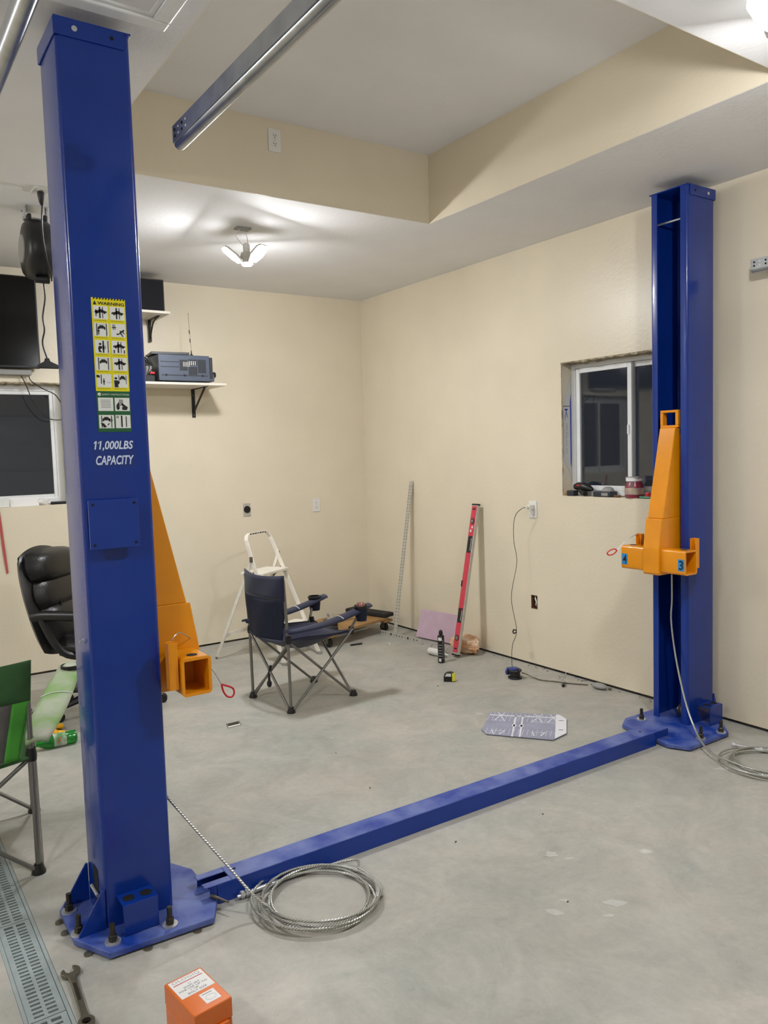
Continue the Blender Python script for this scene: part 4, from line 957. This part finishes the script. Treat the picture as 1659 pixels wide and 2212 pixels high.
t = thing('air_pump', 'small black spool-shaped pump with blue lid on the floor by the wall', 'pump', (-.325, -2.275, 0))
part('base_flange', MB().lathe([(.046, .003), (.048, .008), (.046, .013)], (-.325, -2.275, 0), n=24), 'black', t, smooth=True)
part('drum', MB().lathe([(.034, .0), (.034, .052)], (-.325, -2.275, 0), n=24), 'blackmat', t, smooth=True)
part('top_flange', MB().lathe([(.044, .050), (.046, .055), (.042, .061)], (-.325, -2.275, 0), n=24), 'black', t, smooth=True)
part('blue_lid', MB().lathe([(.036, .061), (.035, .069), (.026, .072)], (-.330, -2.265, 0), n=24), 'bluecap', t, smooth=True)
part('blue_side', MB().lathe([(.026, 0), (.026, .012), (.02, .016)], (-.345, -2.236, .043), axis=(-.3, .95, 0), n=18), 'bluecap', t, smooth=True)
part('hose', MB().tube(smoothpath([(-.285, -2.30, .035), (-.25, -2.31, .02), (-.235, -2.37, .006), (-.235, -2.43, .0055), (-.18, -2.53, .005), (-.15, -2.60, .005), (-.085, -2.695, .005)], 6), .0042, 8), 'dark_steel', t, smooth=True)
solo('cord_plug', MB().tube([(-.175, -2.575, .011), (-.215, -2.605, .011), (-.235, -2.622, .010)], [.006, .011, .010], 10), 'black', 'black cord plug lying across the hose near the wall', 'plug', smooth=True)
solo('cable_tie', MB().tube(smoothpath([(-.155, -2.535, .012), (-.12, -2.53, .03), (-.10, -2.52, .05), (-.115, -2.515, .032), (-.15, -2.50, .012)], 4), .0022, 6), 'greyp', 'grey bent cable tie sticking up beside the hose', 'cable tie', smooth=True)
t = thing('grey_adaptor', 'flat oval grey adaptor lying on the floor against the wall', 'adaptor', (-.085, -2.79, 0))  # plain grey adaptor, not a lamp
part('shell', MB().sph((-.082, -2.785, .018), .032, .058, .018, 18, 10, lambda d_: 1.), 'greyp', t, smooth=True)
part('end_cap', MB().sph((-.058, -2.848, .012), .010, .012, .010, 10, 8), 'dark_steel', t, smooth=True)
# printed card
e1 = V(.68, -.733, 0).normalized(); e2 = V(-.733, -.68, 0).normalized(); OC = V(-.935, -2.691, .0)
t = thing('printed_card', 'octagonal grey printed card with white line drawings flat on the floor', 'card', (-.92, -2.97, 0))
pol = [(.01, .0), (.408, .0), (.4475, .065), (.4475, .294), (.379, .40), (.026, .363), (-.007, .295), (.005, .2)]
part('sheet', MB().prism(pol, OC+Z*.004, e1, e2, Z, .004), 'card', t)
part('backing', MB().prism([(a*.985+.003, b*.985+.003) for a, b in pol], OC+Z*.0005, e1, e2, Z, .0034), 'cardboard', t)
part('white_edge', MB().prism([(.388, .002), (.408, .002), (.446, .066), (.446, .293), (.388, .384)], OC+Z*.0082, e1, e2, Z, .0004), 'cardw', t)
m = MB()
def ln(a0, b0, a1, b1, w=.0022): m.bar(OC+e1*a0+e2*b0+Z*.0085, OC+e1*a1+e2*b1+Z*.0085, w, .0005)
for k in range(15):
    a = .02+.0245*k; ln(a, .006, a-.01, .15, .0016); ln(a+.005, .27, a+.0, .36, .0016)
ln(.02, .055, .386, .055, .014); ln(.165, .05, .165, .385, .010); ln(.205, .05, .205, .385, .010)
for a in (.165, .205): ln(a-.012, .215, a+.012, .215, .03)
for a in (.08, .29, .375):
    ln(a-.022, .005, a, .05, .005); ln(a+.022, .005, a, .05, .005); ln(a, .06, a-.035, .15, .006); ln(a, .06, a+.028, .15, .006); ln(a-.03, .14, a+.025, .14, .003)
for a in (.085, .30):
    ln(a-.035, .30, a-.02, .36, .006); ln(a+.035, .30, a+.012, .36, .006); ln(a-.035, .305, a+.035, .305, .004)
tag(part('line_drawing', m, 'cardw', t), kind='stuff')
for b in (.10, .25): part('print_mark', MB().bar(OC+e1*.405+e2*b+Z*.009, OC+e1*.43+e2*b+Z*.009, .006, .0005), 'ink', t)
# small leaflet
t = thing('leaflet', 'small dark printed leaflet lying alone on the concrete', 'leaflet', (-2.2, -1.935, 0))
part('sheet', MB().prism([(0, 0), (.085, 0), (.085, .075), (0, .075)], (-2.245, -1.965, .0005), V(.98, .02, 0), V(.25, .97, 0), Z, .0012), 'dark_steel', t)
part('pale_strip', MB().prism([(.004, .004), (.08, .004), (.08, .022), (.004, .022)], (-2.245, -1.965, .0018), V(.98, .02, 0), V(.25, .97, 0), Z, .0005), 'cell', t)
part('dark_print', MB().prism([(.01, .03), (.075, .03), (.075, .068), (.01, .068)], (-2.245, -1.965, .0018), V(.98, .02, 0), V(.25, .97, 0), Z, .0005), 'ink', t)

# wrench ----------------------------------------------------------------
t = thing('wrench', 'worn steel combination wrench lying beside the floor drain', 'wrench', (-3.487, -3.81, 0))
wv = V(.017, .289, 0).normalized(); wu = V(wv.y, -wv.x, 0)
R_ = .027
jaw = []
op = math.radians(100)
for q in [math.radians(a) for a in range(128, 128+285, 15)]:
    jaw.append((R_*1.0*math.cos(q), R_*math.sin(q)))
jaw = [(.0278*math.cos(math.radians(a)), .0265*math.sin(math.radians(a))) for a in range(135, 416, 14)]
jaw += [(.0125*math.cos(math.radians(95))+.0135, .022), (.0135-.001, .0), (.006, -.0075), (-.008, -.007), (-.0135, .001), (-.0125, .020)]
O_ = V(-3.481, -3.695, .004)
ca, sa = math.cos(.2), math.sin(.2)
jaw = [(a*ca-b*sa, a*sa+b*ca) for a, b in jaw]
part('open_jaw', MB().prism(jaw, O_, wu, wv, Z, .0105), 'dark_steel', t, bevel=.0015)
part('shank', MB().prism([(-.0125, -.022), (.0125, -.022), (.0098, -.06), (.0095, -.20), (.012, -.235), (-.012, -.235), (-.0095, -.20), (-.0098, -.06)], O_+Z*.0005, wu, wv, Z, .0095), 'dark_steel', t, bevel=.0025)
part('shank_panel', MB().prism([(-.0045, -.065), (.0045, -.065), (.0045, -.15), (-.0045, -.15)], O_+Z*.0101, wu, wv, Z, .0006), 'bolt', t)
rg = O_+wv*(-.252)
part('box_end', MB().lathe([(.0125, 0), (.022, 0), (.0225, .006), (.022, .013), (.0125, .013), (.0125, 0)], rg, n=24), 'dark_steel', t, smooth=True)

# orange shim box ---------------------------------------------------------
t = thing('shim_box', 'orange metal shim set box with white printed label on its lid', 'box', (-3.27, -4.21, 0))
q1 = V(.103, .013, 0).normalized(); q2 = V(-q1.y*-1, 0, 0); q2 = V(.13, -.99, 0).normalized()
BO = V(-3.337, -4.138, 0); bw, bl, bh = .104, .163, .16
def bp_(a, b, z): return BO+q1*a+q2*b+Z*z
part('body', MB().prism([(0, 0), (bw, 0), (bw, bl), (0, bl)], BO, q1, q2, Z, .105), 'boxorange', t, bevel=.003)
part('lid', MB().prism([(-.001, -.001), (bw+.001, -.001), (bw+.001, bl+.001), (-.001, bl+.001)], BO+Z*.107, q1, q2, Z, .053), 'boxorange', t, bevel=.003, seg=3)
part('latch', MB().obox(bp_(.068, bl+.005, .098), q1, q2, Z, .045, .010, .022), 'boxorange', t, bevel=.003)
lb = part('label', MB().prism([(.006, .006), (bw-.004, .006), (bw-.004, .087), (.006, .087)], BO+Z*.1602, q1, q2, Z, .0004), 'paper', t)
def bt(s, a, b, wd, ht, mt, par, **k): text('lettering', s, bp_(a, b, .1609), q1, -q2, wd, ht, mt, par, **k)
bt('OLOGIQ', .014, .022, .078, .013, 'greyink', lb, spacing=1.1)
part('red_rule', MB().prism([(.012, .026), (.094, .026), (.094, .0285), (.012, .0285)], BO+Z*.1607, q1, q2, Z, .0003), 'redink', lb)
bt('"C"', .046, .043, .010, .006, 'ink', lb); bt('SHIM SET', .030, .0525, .045, .0065, 'ink', lb); bt('FOR USE UP TO', .013, .062, .078, .0065, 'ink', lb)
bt('1 1/8"', .041, .0715, .022, .0065, 'ink', lb); bt('BOLT SIZE', .028, .081, .052, .0065, 'ink', lb)
l2 = part('small_label', MB().prism([(.045, .100), (.086, .100), (.086, .144), (.045, .144)], BO+Z*.1602, q1, q2, Z, .0004), 'paper', t)
part('ring_print', MB().tube([bp_(.066+.014*math.cos(k*PI/12), .126+.010*math.sin(k*PI/12), .1607) for k in range(24)], .0004, 4, closed=True), 'greyink', l2)
part('text_line', MB().prism([(.050, .106), (.078, .106), (.078, .109), (.050, .109)], BO+Z*.1607, q1, q2, Z, .0002), 'greyink', l2)

# gloves and soda bottle behind the green chair -------------------------------
def glove(label, o, rot, k):
    t = thing('work_glove', label, 'glove', o, rot)
    part('palm', MB().sph((0, 0, .034), .075, .055, .033, 14, 8, crumple(2, .15, k)), 'glove', t, world=False, smooth=True)
    for i, y in enumerate((-.032, -.011, .011, .032)):
        L_ = (.07, .085, .08, .062)[i]
        part('finger', MB().tube(smoothpath([(.04, y, .022), (.04+L_*.5, y*1.2, .026-.004*i), (.04+L_, y*1.25, .014)], 3), [.012]*5+[.011, .007], 8), 'glove', t, world=False, smooth=True)
    part('thumb', MB().tube([(-.01, .035, .02), (.025, .06, .022), (.055, .068, .014)], [.014, .013, .008], 8), 'glove', t, world=False, smooth=True)
    part('cuff', MB().lathe([(.036, 0), (.042, .03), (.040, .055)], (-.035, 0, .026), axis=(-1, 0, -.05), n=14).xf(Matrix.Translation((0, 0, .006)) @ Matrix.Scale(.6, 4, Z)), 'glove', t, world=False, smooth=True)
glove('yellow work glove lying flat on the floor beside the green soda bottle', (-3.13, -1.50, .001), .1, 1.)
glove('yellow work glove heaped behind another glove near the green soda bottle', (-3.12, -1.37, .001), .3, 4.)
t = thing('soda_bottle', 'green plastic soda bottle lying on the floor near the yellow gloves', 'bottle', (-3.08, -1.645, 0), .05)
part('bottle', MB().lathe([(.022, 0), (.034, .006), (.036, .03), (.034, .045), (.036, .055), (.036, .14), (.03, .17), (.014, .20), (.013, .215)], (.09, 0, .0365), axis=(-1, 0, 0), n=22), 'petgreen', t, world=False, smooth=True)
lbk = part('label', MB().lathe([(.0366, .06), (.0366, .125)], (.09, 0, .0365), axis=(-1, 0, 0), n=22), mat('bottle_label', (70, 130, 60), .5, rgb2=(200, 200, 190), nscale=22), t, world=False, smooth=True)
part('red_mark', MB().tube([(.0, -.030, .058), (-.012, -.033, .05), (-.004, -.0355, .042), (-.018, -.036, .034)], .003, 6), 'redcord', lbk, world=False)
part('cap', MB().lathe([(.0145, .212), (.0145, .232)], (.09, 0, .0365), axis=(-1, 0, 0), n=16), 'green', t, world=False)

# ================================================================== BACK WALL SHELVES
SZ = 2.096
t = thing('wall_shelf', 'white wall shelf carrying the grey receiver', 'shelf', (-1.95, -.19, SZ-.02))
part('board', MB().box(-2.48, -1.485, -.38, -.001, SZ-.018, SZ), 'shelfw', t, bevel=.0015)
for x in (-1.612, -2.3):
    b = part('bracket', MB().box(x-.014, x+.014, -.005, -.001, 1.855, SZ-.0185).box(x-.012, x+.012, -.29, -.006, SZ-.0225, SZ-.0185), 'blackmat', t)
    part('brace', MB().bar((x, -.006, 1.90), (x, -.255, SZ-.024), .014, .008), 'blackmat', b)
    for z in (1.875, 2.03): part('screw', MB().cyl((x, -.0055, z), (x, -.0075, z), .004, 8), 'zinc', b)
UZ = 2.615
t = thing('wall_shelf', 'short white wall shelf under the black speaker near the ceiling', 'shelf', (-2.1, -.17, UZ-.02))
part('board', MB().box(-2.40, -1.885, -.34, -.001, UZ-.018, UZ), 'shelfw', t, bevel=.0015)
part('cleat', MB().box(-2.38, -1.97, -.02, -.001, UZ-.055, UZ-.0185), 'shelfw', t)
for x in (-1.94, -2.3):
    b = part('bracket', MB().box(x-.012, x+.012, -.024, -.0205, 2.43, UZ-.0185).box(x-.011, x+.011, -.25, -.025, UZ-.022, UZ-.0185), 'blackmat', t)
    part('brace', MB().tube(smoothpath([(x, -.026, 2.45), (x, -.06, 2.51), (x, -.12, 2.57), (x, -.23, UZ-.024)], 4), .006, 8), 'blackmat', b, smooth=True)
t = thing('speaker', 'black box speaker on the short shelf near the ceiling', 'speaker', (-2.06, -.18, UZ))
part('cabinet', MB().box(-2.22, -1.905, -.285, -.06, UZ+.001, UZ+.238), mat('speaker_wood', (66, 48, 42), .5), t, bevel=.003)
part('grille', MB().box(-2.212, -1.913, -.292, -.2855, UZ+.009, UZ+.230), mat('speaker_cloth', (18, 20, 26), .9, bump=.4, bscale=400), t, bevel=.002)
# receiver
t = thing('receiver', 'slate grey audio receiver with side vents on the white shelf', 'receiver', (-1.8, -.2, SZ))
z0, z1 = SZ+.014, SZ+.205
part('case', MB().box(-1.995, -1.60, -.345, -.03, z0, z1), 'recv', t, bevel=.004)
part('front_panel', MB().box(-1.599, -1.575, -.345, -.03, z0+.02, z1-.01), 'recvd', t, bevel=.006)
part('lower_fascia', MB().box(-1.599, -1.562, -.34, -.035, z0, z0+.055), 'recv', t, bevel=.008)
part('volume_knob', MB().lathe([(.022, 0), (.022, .022), (.018, .026)], (-1.562, -.29, z0+.055), axis=(1, 0, 0), n=20), 'black', t, smooth=True)
for z in (z0+.135, z0+.098): part('groove', MB().box(-1.98, -1.84, -.3465, -.345, z, z+.006), 'recvd', t)
part('groove', MB().box(-1.975, -1.62, -.3465, -.345, z0+.036, z0+.043), 'recvd', t)
for x in (-1.94, -1.80, -1.66): part('side_screw', MB().cyl((x, -.347, z0+.040), (x, -.3455, z0+.040), .009, 12), 'black', t)
for a, b, c, d in ((-1.835, -1.775, .075, .155), (-1.768, -1.70, .115, .160), (-1.768, -1.70, .045, .105), (-1.694, -1.63, .06, .16)):
    vn = part('vent_block', MB().box(a, b, -.3462, -.345, z0+c, z0+d), 'recvd', t)
m = MB()
for k in range(5): m.box(-1.808+.011*k, -1.803+.011*k, -.3472, -.3462, z0+.105, z0+.140)
for k in range(4): m.box(-1.762+.015*k, -1.755+.015*k, -.3472, -.3462, z0+.118, z0+.148)
tag(part('vent_slits', m, 'alu', t), kind='stuff')
for x in (-1.96, -1.64):
    for y in (-.32, -.06): part('foot', MB().lathe([(.016, .0005), (.018, .012)], (x, y, SZ), n=14), 'black', t)
solo('media_box', MB().add([(-2.03, -.30, z1+.004), (-1.75, -.33, z1+.004), (-1.72, -.12, z1+.004), (-2.0, -.09, z1+.004), (-2.03, -.30, z1+.022), (-1.75, -.33, z1+.022), (-1.72, -.12, z1+.022), (-2.0, -.09, z1+.022)],
     [(3, 2, 1, 0), (4, 5, 6, 7), (0, 1, 5, 4), (1, 2, 6, 5), (2, 3, 7, 6), (3, 0, 4, 7)]), 'black', 'flat black media box lying on top of the grey receiver', 'media box', bevel=.002)
t = thing('antenna', 'thin whip antenna standing on the grey receiver', 'antenna', (-1.70, -.24, z1))
part('base', MB().lathe([(.020, .0005), (.017, .008), (.005, .024), (.003, .05)], (-1.70, -.24, z1), n=16), 'black', t, smooth=True)
part('whip', MB().cyl((-1.70, -.24, z1+.05), (-1.712, -.24, z1+.325), .0014, 6), 'dark_steel', t)
for k in (.11, .175): part('coil_bead', MB().cyl((-1.7025-.04*k+.002, -.24, z1+k), (-1.7025-.04*k, -.24, z1+k+.028), .004, 8), 'black', t)
part('tip', MB().sph((-1.712, -.24, z1+.327), .003, .003, .003, 8, 6), 'black', t)
t = thing('power_supply', 'jumble of black gear and wiring on the shelf behind the receiver', 'audio gear', (-2.1, -.22, SZ))
part('case', MB().box(-2.24, -2.02, -.33, -.08, SZ+.001, SZ+.05), 'black', t, bevel=.003)
part('side_module', MB().box(-2.2, -2.03, -.30, -.10, SZ+.051, SZ+.12), 'greyp', t, bevel=.003)
part('red_connector', MB().box(-2.06, -2.02, -.335, -.315, SZ+.06, SZ+.075), 'redcord', t, bevel=.002)
for k in range(9):
    a = random.uniform(-2.18, -2.07); b = random.uniform(-.345, -.30)
    part('wire', MB().tube(smoothpath([(a, b, SZ+.052), (a+random.uniform(-.04, .04), b-.01, SZ+.10+.03*random.random()), (a+random.uniform(-.03, .03), b+.005, SZ+.15+.04*random.random()), (-2.022, -.25+.02*k-.05, SZ+.12+.01*k)], 5), .0032, 6), 'black' if k % 3 else 'recvd', t, smooth=True)
# television
t = thing('television', 'wall-mounted black flat television above the dark window', 'television', (-3.3, -.07, 2.19))
part('housing', MB().box(-3.86, -2.755, -.095, -.045, 2.195, 2.828), 'black', t, bevel=.004)
part('screen', MB().box(-3.85, -2.765, -.0965, -.095, 2.210, 2.820), 'screen', t)
part('wall_mount', MB().box(-3.5, -3.1, -.045, -.001, 2.35, 2.65), 'blackmat', t)
solo('tv_shadow_bar', MB().box(-3.2, -2.81, -.06, -.002, 2.150, 2.188), 'greyp', 'pale slim bar standing in for the wall shadow right under the television', 'media box', bevel=.004)  # grey bar put in for the television's shadow on the wall
solo('tv_cord', MB().tube(smoothpath([(-2.876, -.03, 2.146), (-2.85, -.03, 2.09), (-2.82, -.03, 2.0), (-2.78, -.03, 1.92), (-2.706, -.03, 1.845), (-2.60, -.02, 1.84), (-2.5, -.012, 1.86), (-2.44, -.012, 1.98), (-2.42, -.012, 2.074)], 6), .0035, 6), 'rubber', 'black cord drooping from the television across the dark window pane', 'cord', smooth=True)
solo('tv_cord', MB().tube(smoothpath([(-2.825, -.03, 2.146), (-2.81, -.03, 2.11), (-2.74, -.03, 2.06), (-2.66, -.03, 2.02), (-2.62, -.025, 1.965), (-2.58, -.012, 1.93), (-2.50, -.012, 1.98), (-2.46, -.012, 2.074)], 6), .0035, 6), 'rubber', 'black cord hugging the upper corner of the window frame', 'cord', smooth=True)
# items on the left window sill
Z0 = 1.251
solo('paper_slip', MB().add([(-2.99, .03, Z0-.026), (-2.80, .02, Z0-.026), (-2.80, .05, Z0+.035), (-2.99, .05, Z0+.04)], [(0, 1, 2, 3)]), 'paper', 'white printed slip propped on the sill of the television-side window', 'paper', solid=.001)
solo('small_carton', MB().box(-3.075, -2.995, .02, .06, Z0-.0255, Z0+.035), 'cell', 'small pale carton on the sill below the television', 'box', bevel=.002)
solo('crumpled_paper', MB().sph((-2.76, .04, Z0-.005), .05, .025, .022, 14, 8, crumple(3, .5, 8.)), 'paper', 'crumpled white paper on the sill beside the printed slip', 'paper', smooth=True)
solo('remote_control', MB().box(-2.72, -2.615, .01, .05, Z0-.0255, Z0-.004), 'black', 'black remote control on the sill corner below the television', 'remote', bevel=.004)
# red strap on the wall
solo('red_strap', MB().add([(-3.085, -.004, 1.20), (-3.065, -.004, 1.20), (-3.055, -.006, 1.05), (-3.045, -.008, .9), (-3.035, -.005, .76), (-3.048, -.004, .755), (-3.062, -.007, .9), (-3.072, -.006, 1.05)], [(0, 1, 2, 7), (7, 2, 3, 6), (6, 3, 4, 5)]), 'dullred', 'faded red strap hanging flat on the wall below the window', 'strap', solid=.003)
# ================================================================== HANGING CORD REEL
rc = V(-3.0, -1.45, 2.68)
t = thing('cord_reel', 'black retractable cord reel hung from the ceiling near the television', 'cord reel', (-3.0, -1.45, 2.9))
part('housing', MB().lathe([(.09, -.078), (.135, -.068), (.155, -.045), (.162, 0), (.155, .045), (.135, .068), (.09, .078)], rc, axis=(1, 0, 0), n=32), 'black', t, smooth=True)
part('centre_disc', MB().lathe([(.075, -.0785), (.072, -.084), (.045, -.0855)], rc, axis=(1, 0, 0), n=28), 'greyp', t, smooth=True)
part('lug', MB().box(-3.05, -3.03, -1.50, -1.40, 2.825, 2.86).box(-2.97, -2.95, -1.50, -1.40, 2.825, 2.86), 'black', t, bevel=.006)
part('ceiling_bracket', MB().box(-3.06, -2.94, -1.52, -1.38, 2.895, 2.8995).box(-3.062, -3.052, -1.47, -1.43, 2.835, 2.894).box(-2.948, -2.938, -1.47, -1.43, 2.835, 2.894).cyl((-3.065, -1.45, 2.846), (-2.935, -1.45, 2.846), .006, 10), 'zinc', t)
part('cord_guide', MB().cyl((-3.03, -1.5, 2.515), (-2.96, -1.5, 2.515), .020, 14), 'black', t, smooth=True)
part('plug', MB().tube([(-3.035, -1.78, 2.8895), (-3.035, -1.78, 2.868), (-3.033, -1.778, 2.84), (-3.03, -1.775, 2.825)], [.017, .016, .012, .007], 10), 'black', t, smooth=True)
part('feed_cord', MB().tube(smoothpath([(-3.03, -1.775, 2.825), (-3.033, -1.76, 2.76), (-3.025, -1.72, 2.68), (-3.0, -1.66, 2.59), (-2.965, -1.58, 2.53), (-2.95, -1.51, 2.512)], 6), .0045, 8), 'black', t, smooth=True)
part('outlet_cord', MB().tube(smoothpath([(-2.99, -1.5, 2.50), (-2.985, -1.49, 2.42), (-3.002, -1.49, 2.32), (-2.998, -1.49, 2.25), (-3.012, -1.49, 2.18), (-2.998, -1.49, 2.115), (-2.992, -1.49, 2.095)], 6), .0048, 8), 'black', t, smooth=True)
part('triple_tap', MB().prism([(-3.045, 2.042), (-2.935, 2.042), (-2.94, 2.062), (-2.98, 2.08), (-2.985, 2.098), (-3.003, 2.098), (-3.008, 2.08), (-3.042, 2.062)], (0, -1.475, 0), X, Z, -Y, .03), 'black', t, bevel=.004)

# ================================================================== RIGHT WINDOW SILL
S0 = 1.2105
t = thing('cordless_drill', 'black cordless drill lying on the window sill beside the film', 'drill', (.04, -2.56, S0))
part('body', MB().tube([(.04, -2.49, S0+.06), (.04, -2.52, S0+.062), (.04, -2.57, S0+.06), (.04, -2.61, S0+.05), (.04, -2.64, S0+.042)], [.018, .028, .027, .022, .010], 12), 'black', t, smooth=True)
part('handle', MB().tube([(.04, -2.53, S0+.045), (.02, -2.57, S0+.022), (.005, -2.61, S0+.018)], [.018, .017, .016], 10), 'rubber', t, smooth=True)
part('battery', MB().box(-.005, .045, -2.515, -2.455, S0+.0, S0+.036), 'recvd', t, bevel=.005)
part('red_trim', MB().obox((.014, -2.545, S0+.070), (0, 1, 0), (1, 0, 0), (0, 0, 1), .03, .012, .006), 'redcord', t)
solo('battery_pack', MB().box(.02, .06, -2.475, -2.43, S0, S0+.03), 'glove', 'small yellow battery block at the end of the sill under the film', 'battery', bevel=.004)
t = thing('battery_charger', 'dark grey battery charger on the sill between drill and jar', 'charger', (.04, -2.74, S0))
part('base', MB().box(.005, .075, -2.81, -2.67, S0, S0+.035), 'recvd', t, bevel=.006)
part('hump', MB().sph((.045, -2.76, S0+.035), .032, .045, .03, 14, 8), 'greyp', t, smooth=True)
part('label', MB().box(.0035, .005, -2.79, -2.74, S0+.008, S0+.026), 'greyp', t)
t = thing('plastic_jar', 'clear plastic jar with red contents and white lid on the sill', 'jar', (.042, -2.965, S0))
jc = (.042, -2.965, S0)
part('jar_body', MB().lathe([(.052, 0), (.056, .006), (.057, .055), (.055, .075), (.046, .092), (.044, .102)], jc, n=28), 'jarred', t, smooth=True)
part('label', MB().lathe([(.0575, .022), (.0575, .062)], jc, n=28), mat('jar_label', (168, 140, 142), .5, rgb2=(200, 186, 150), nscale=20), t, smooth=True)
part('lid', MB().lathe([(.050, .1025), (.051, .120), (.047, .124)], jc, n=28), 'jarlid', t, smooth=True)
solo('scraper', MB().box(-.0, .08, -3.03, -2.93, S0+.1245, S0+.129), 'greyp', 'flat grey scraper lying across the lid of the jar', 'scraper', bevel=.001)
solo('screwdriver', MB().tube([(.02, -2.83, S0+.0075), (.025, -2.875, S0+.0075), (.026, -2.88, S0+.0075), (.03, -2.902, S0+.0075)], [.007, .0075, .003, .003], 8), 'brown', 'short brown screwdriver on the sill in front of the white frame', 'screwdriver', smooth=True)
solo('red_clip', MB().box(.02, .05, -3.085, -3.06, S0, S0+.035), 'redcord', 'small red clip on the sill between jar and lift post', 'clip', bevel=.004)
solo('green_screwdriver', MB().tube([(.01, -3.03, S0+.007), (.01, -3.07, S0+.007), (.012, -3.12, S0+.007)], [.006, .007, .003], 8), mat('teal_handle', (30, 130, 96), .4), 'green handled screwdriver lying on the sill beside the jar', 'screwdriver', smooth=True)

# pale drips dried on the slab, and sweepings along the wall
for x, y, q in SPOTS:
    n_ = 14; m = MB(); ph = random.random()*6
    m.prism([(q*(1+.35*math.sin(2*a+ph)+.25*random.uniform(-1, 1))*math.cos(a)*.9, q*(.6+.2*random.uniform(-1, 1))*math.sin(a)) for a in [2*PI*i/n_ for i in range(n_)]], (x, y, .0001), V(.8, -.6, 0), V(.6, .8, 0), Z, .0006)
    struct('paint_spot', m, 'spot', flo)
m = MB()
for k in range(60):
    if k < 50: x, y = -abs(random.gauss(.02, .02))-.012, random.uniform(-3.2, -.9)
    else: x, y = random.uniform(-2.6, -.4), random.uniform(-4.6, -1.2)
    a = random.random()*PI; l = random.uniform(.003, .011)
    m.obox((x, y, .0016), (math.cos(a), math.sin(a), 0), (-math.sin(a), math.cos(a), 0), Z, l, l*random.uniform(.2, .6), .003)
deb = mk('floor_debris', m, 'lumber', V(-.5, -2.4, 0)); deb.location = (-.5, -2.4, 0)
tag(deb, 'tiny dark crumbs and sweepings scattered over the concrete floor', 'debris', kind='stuff')
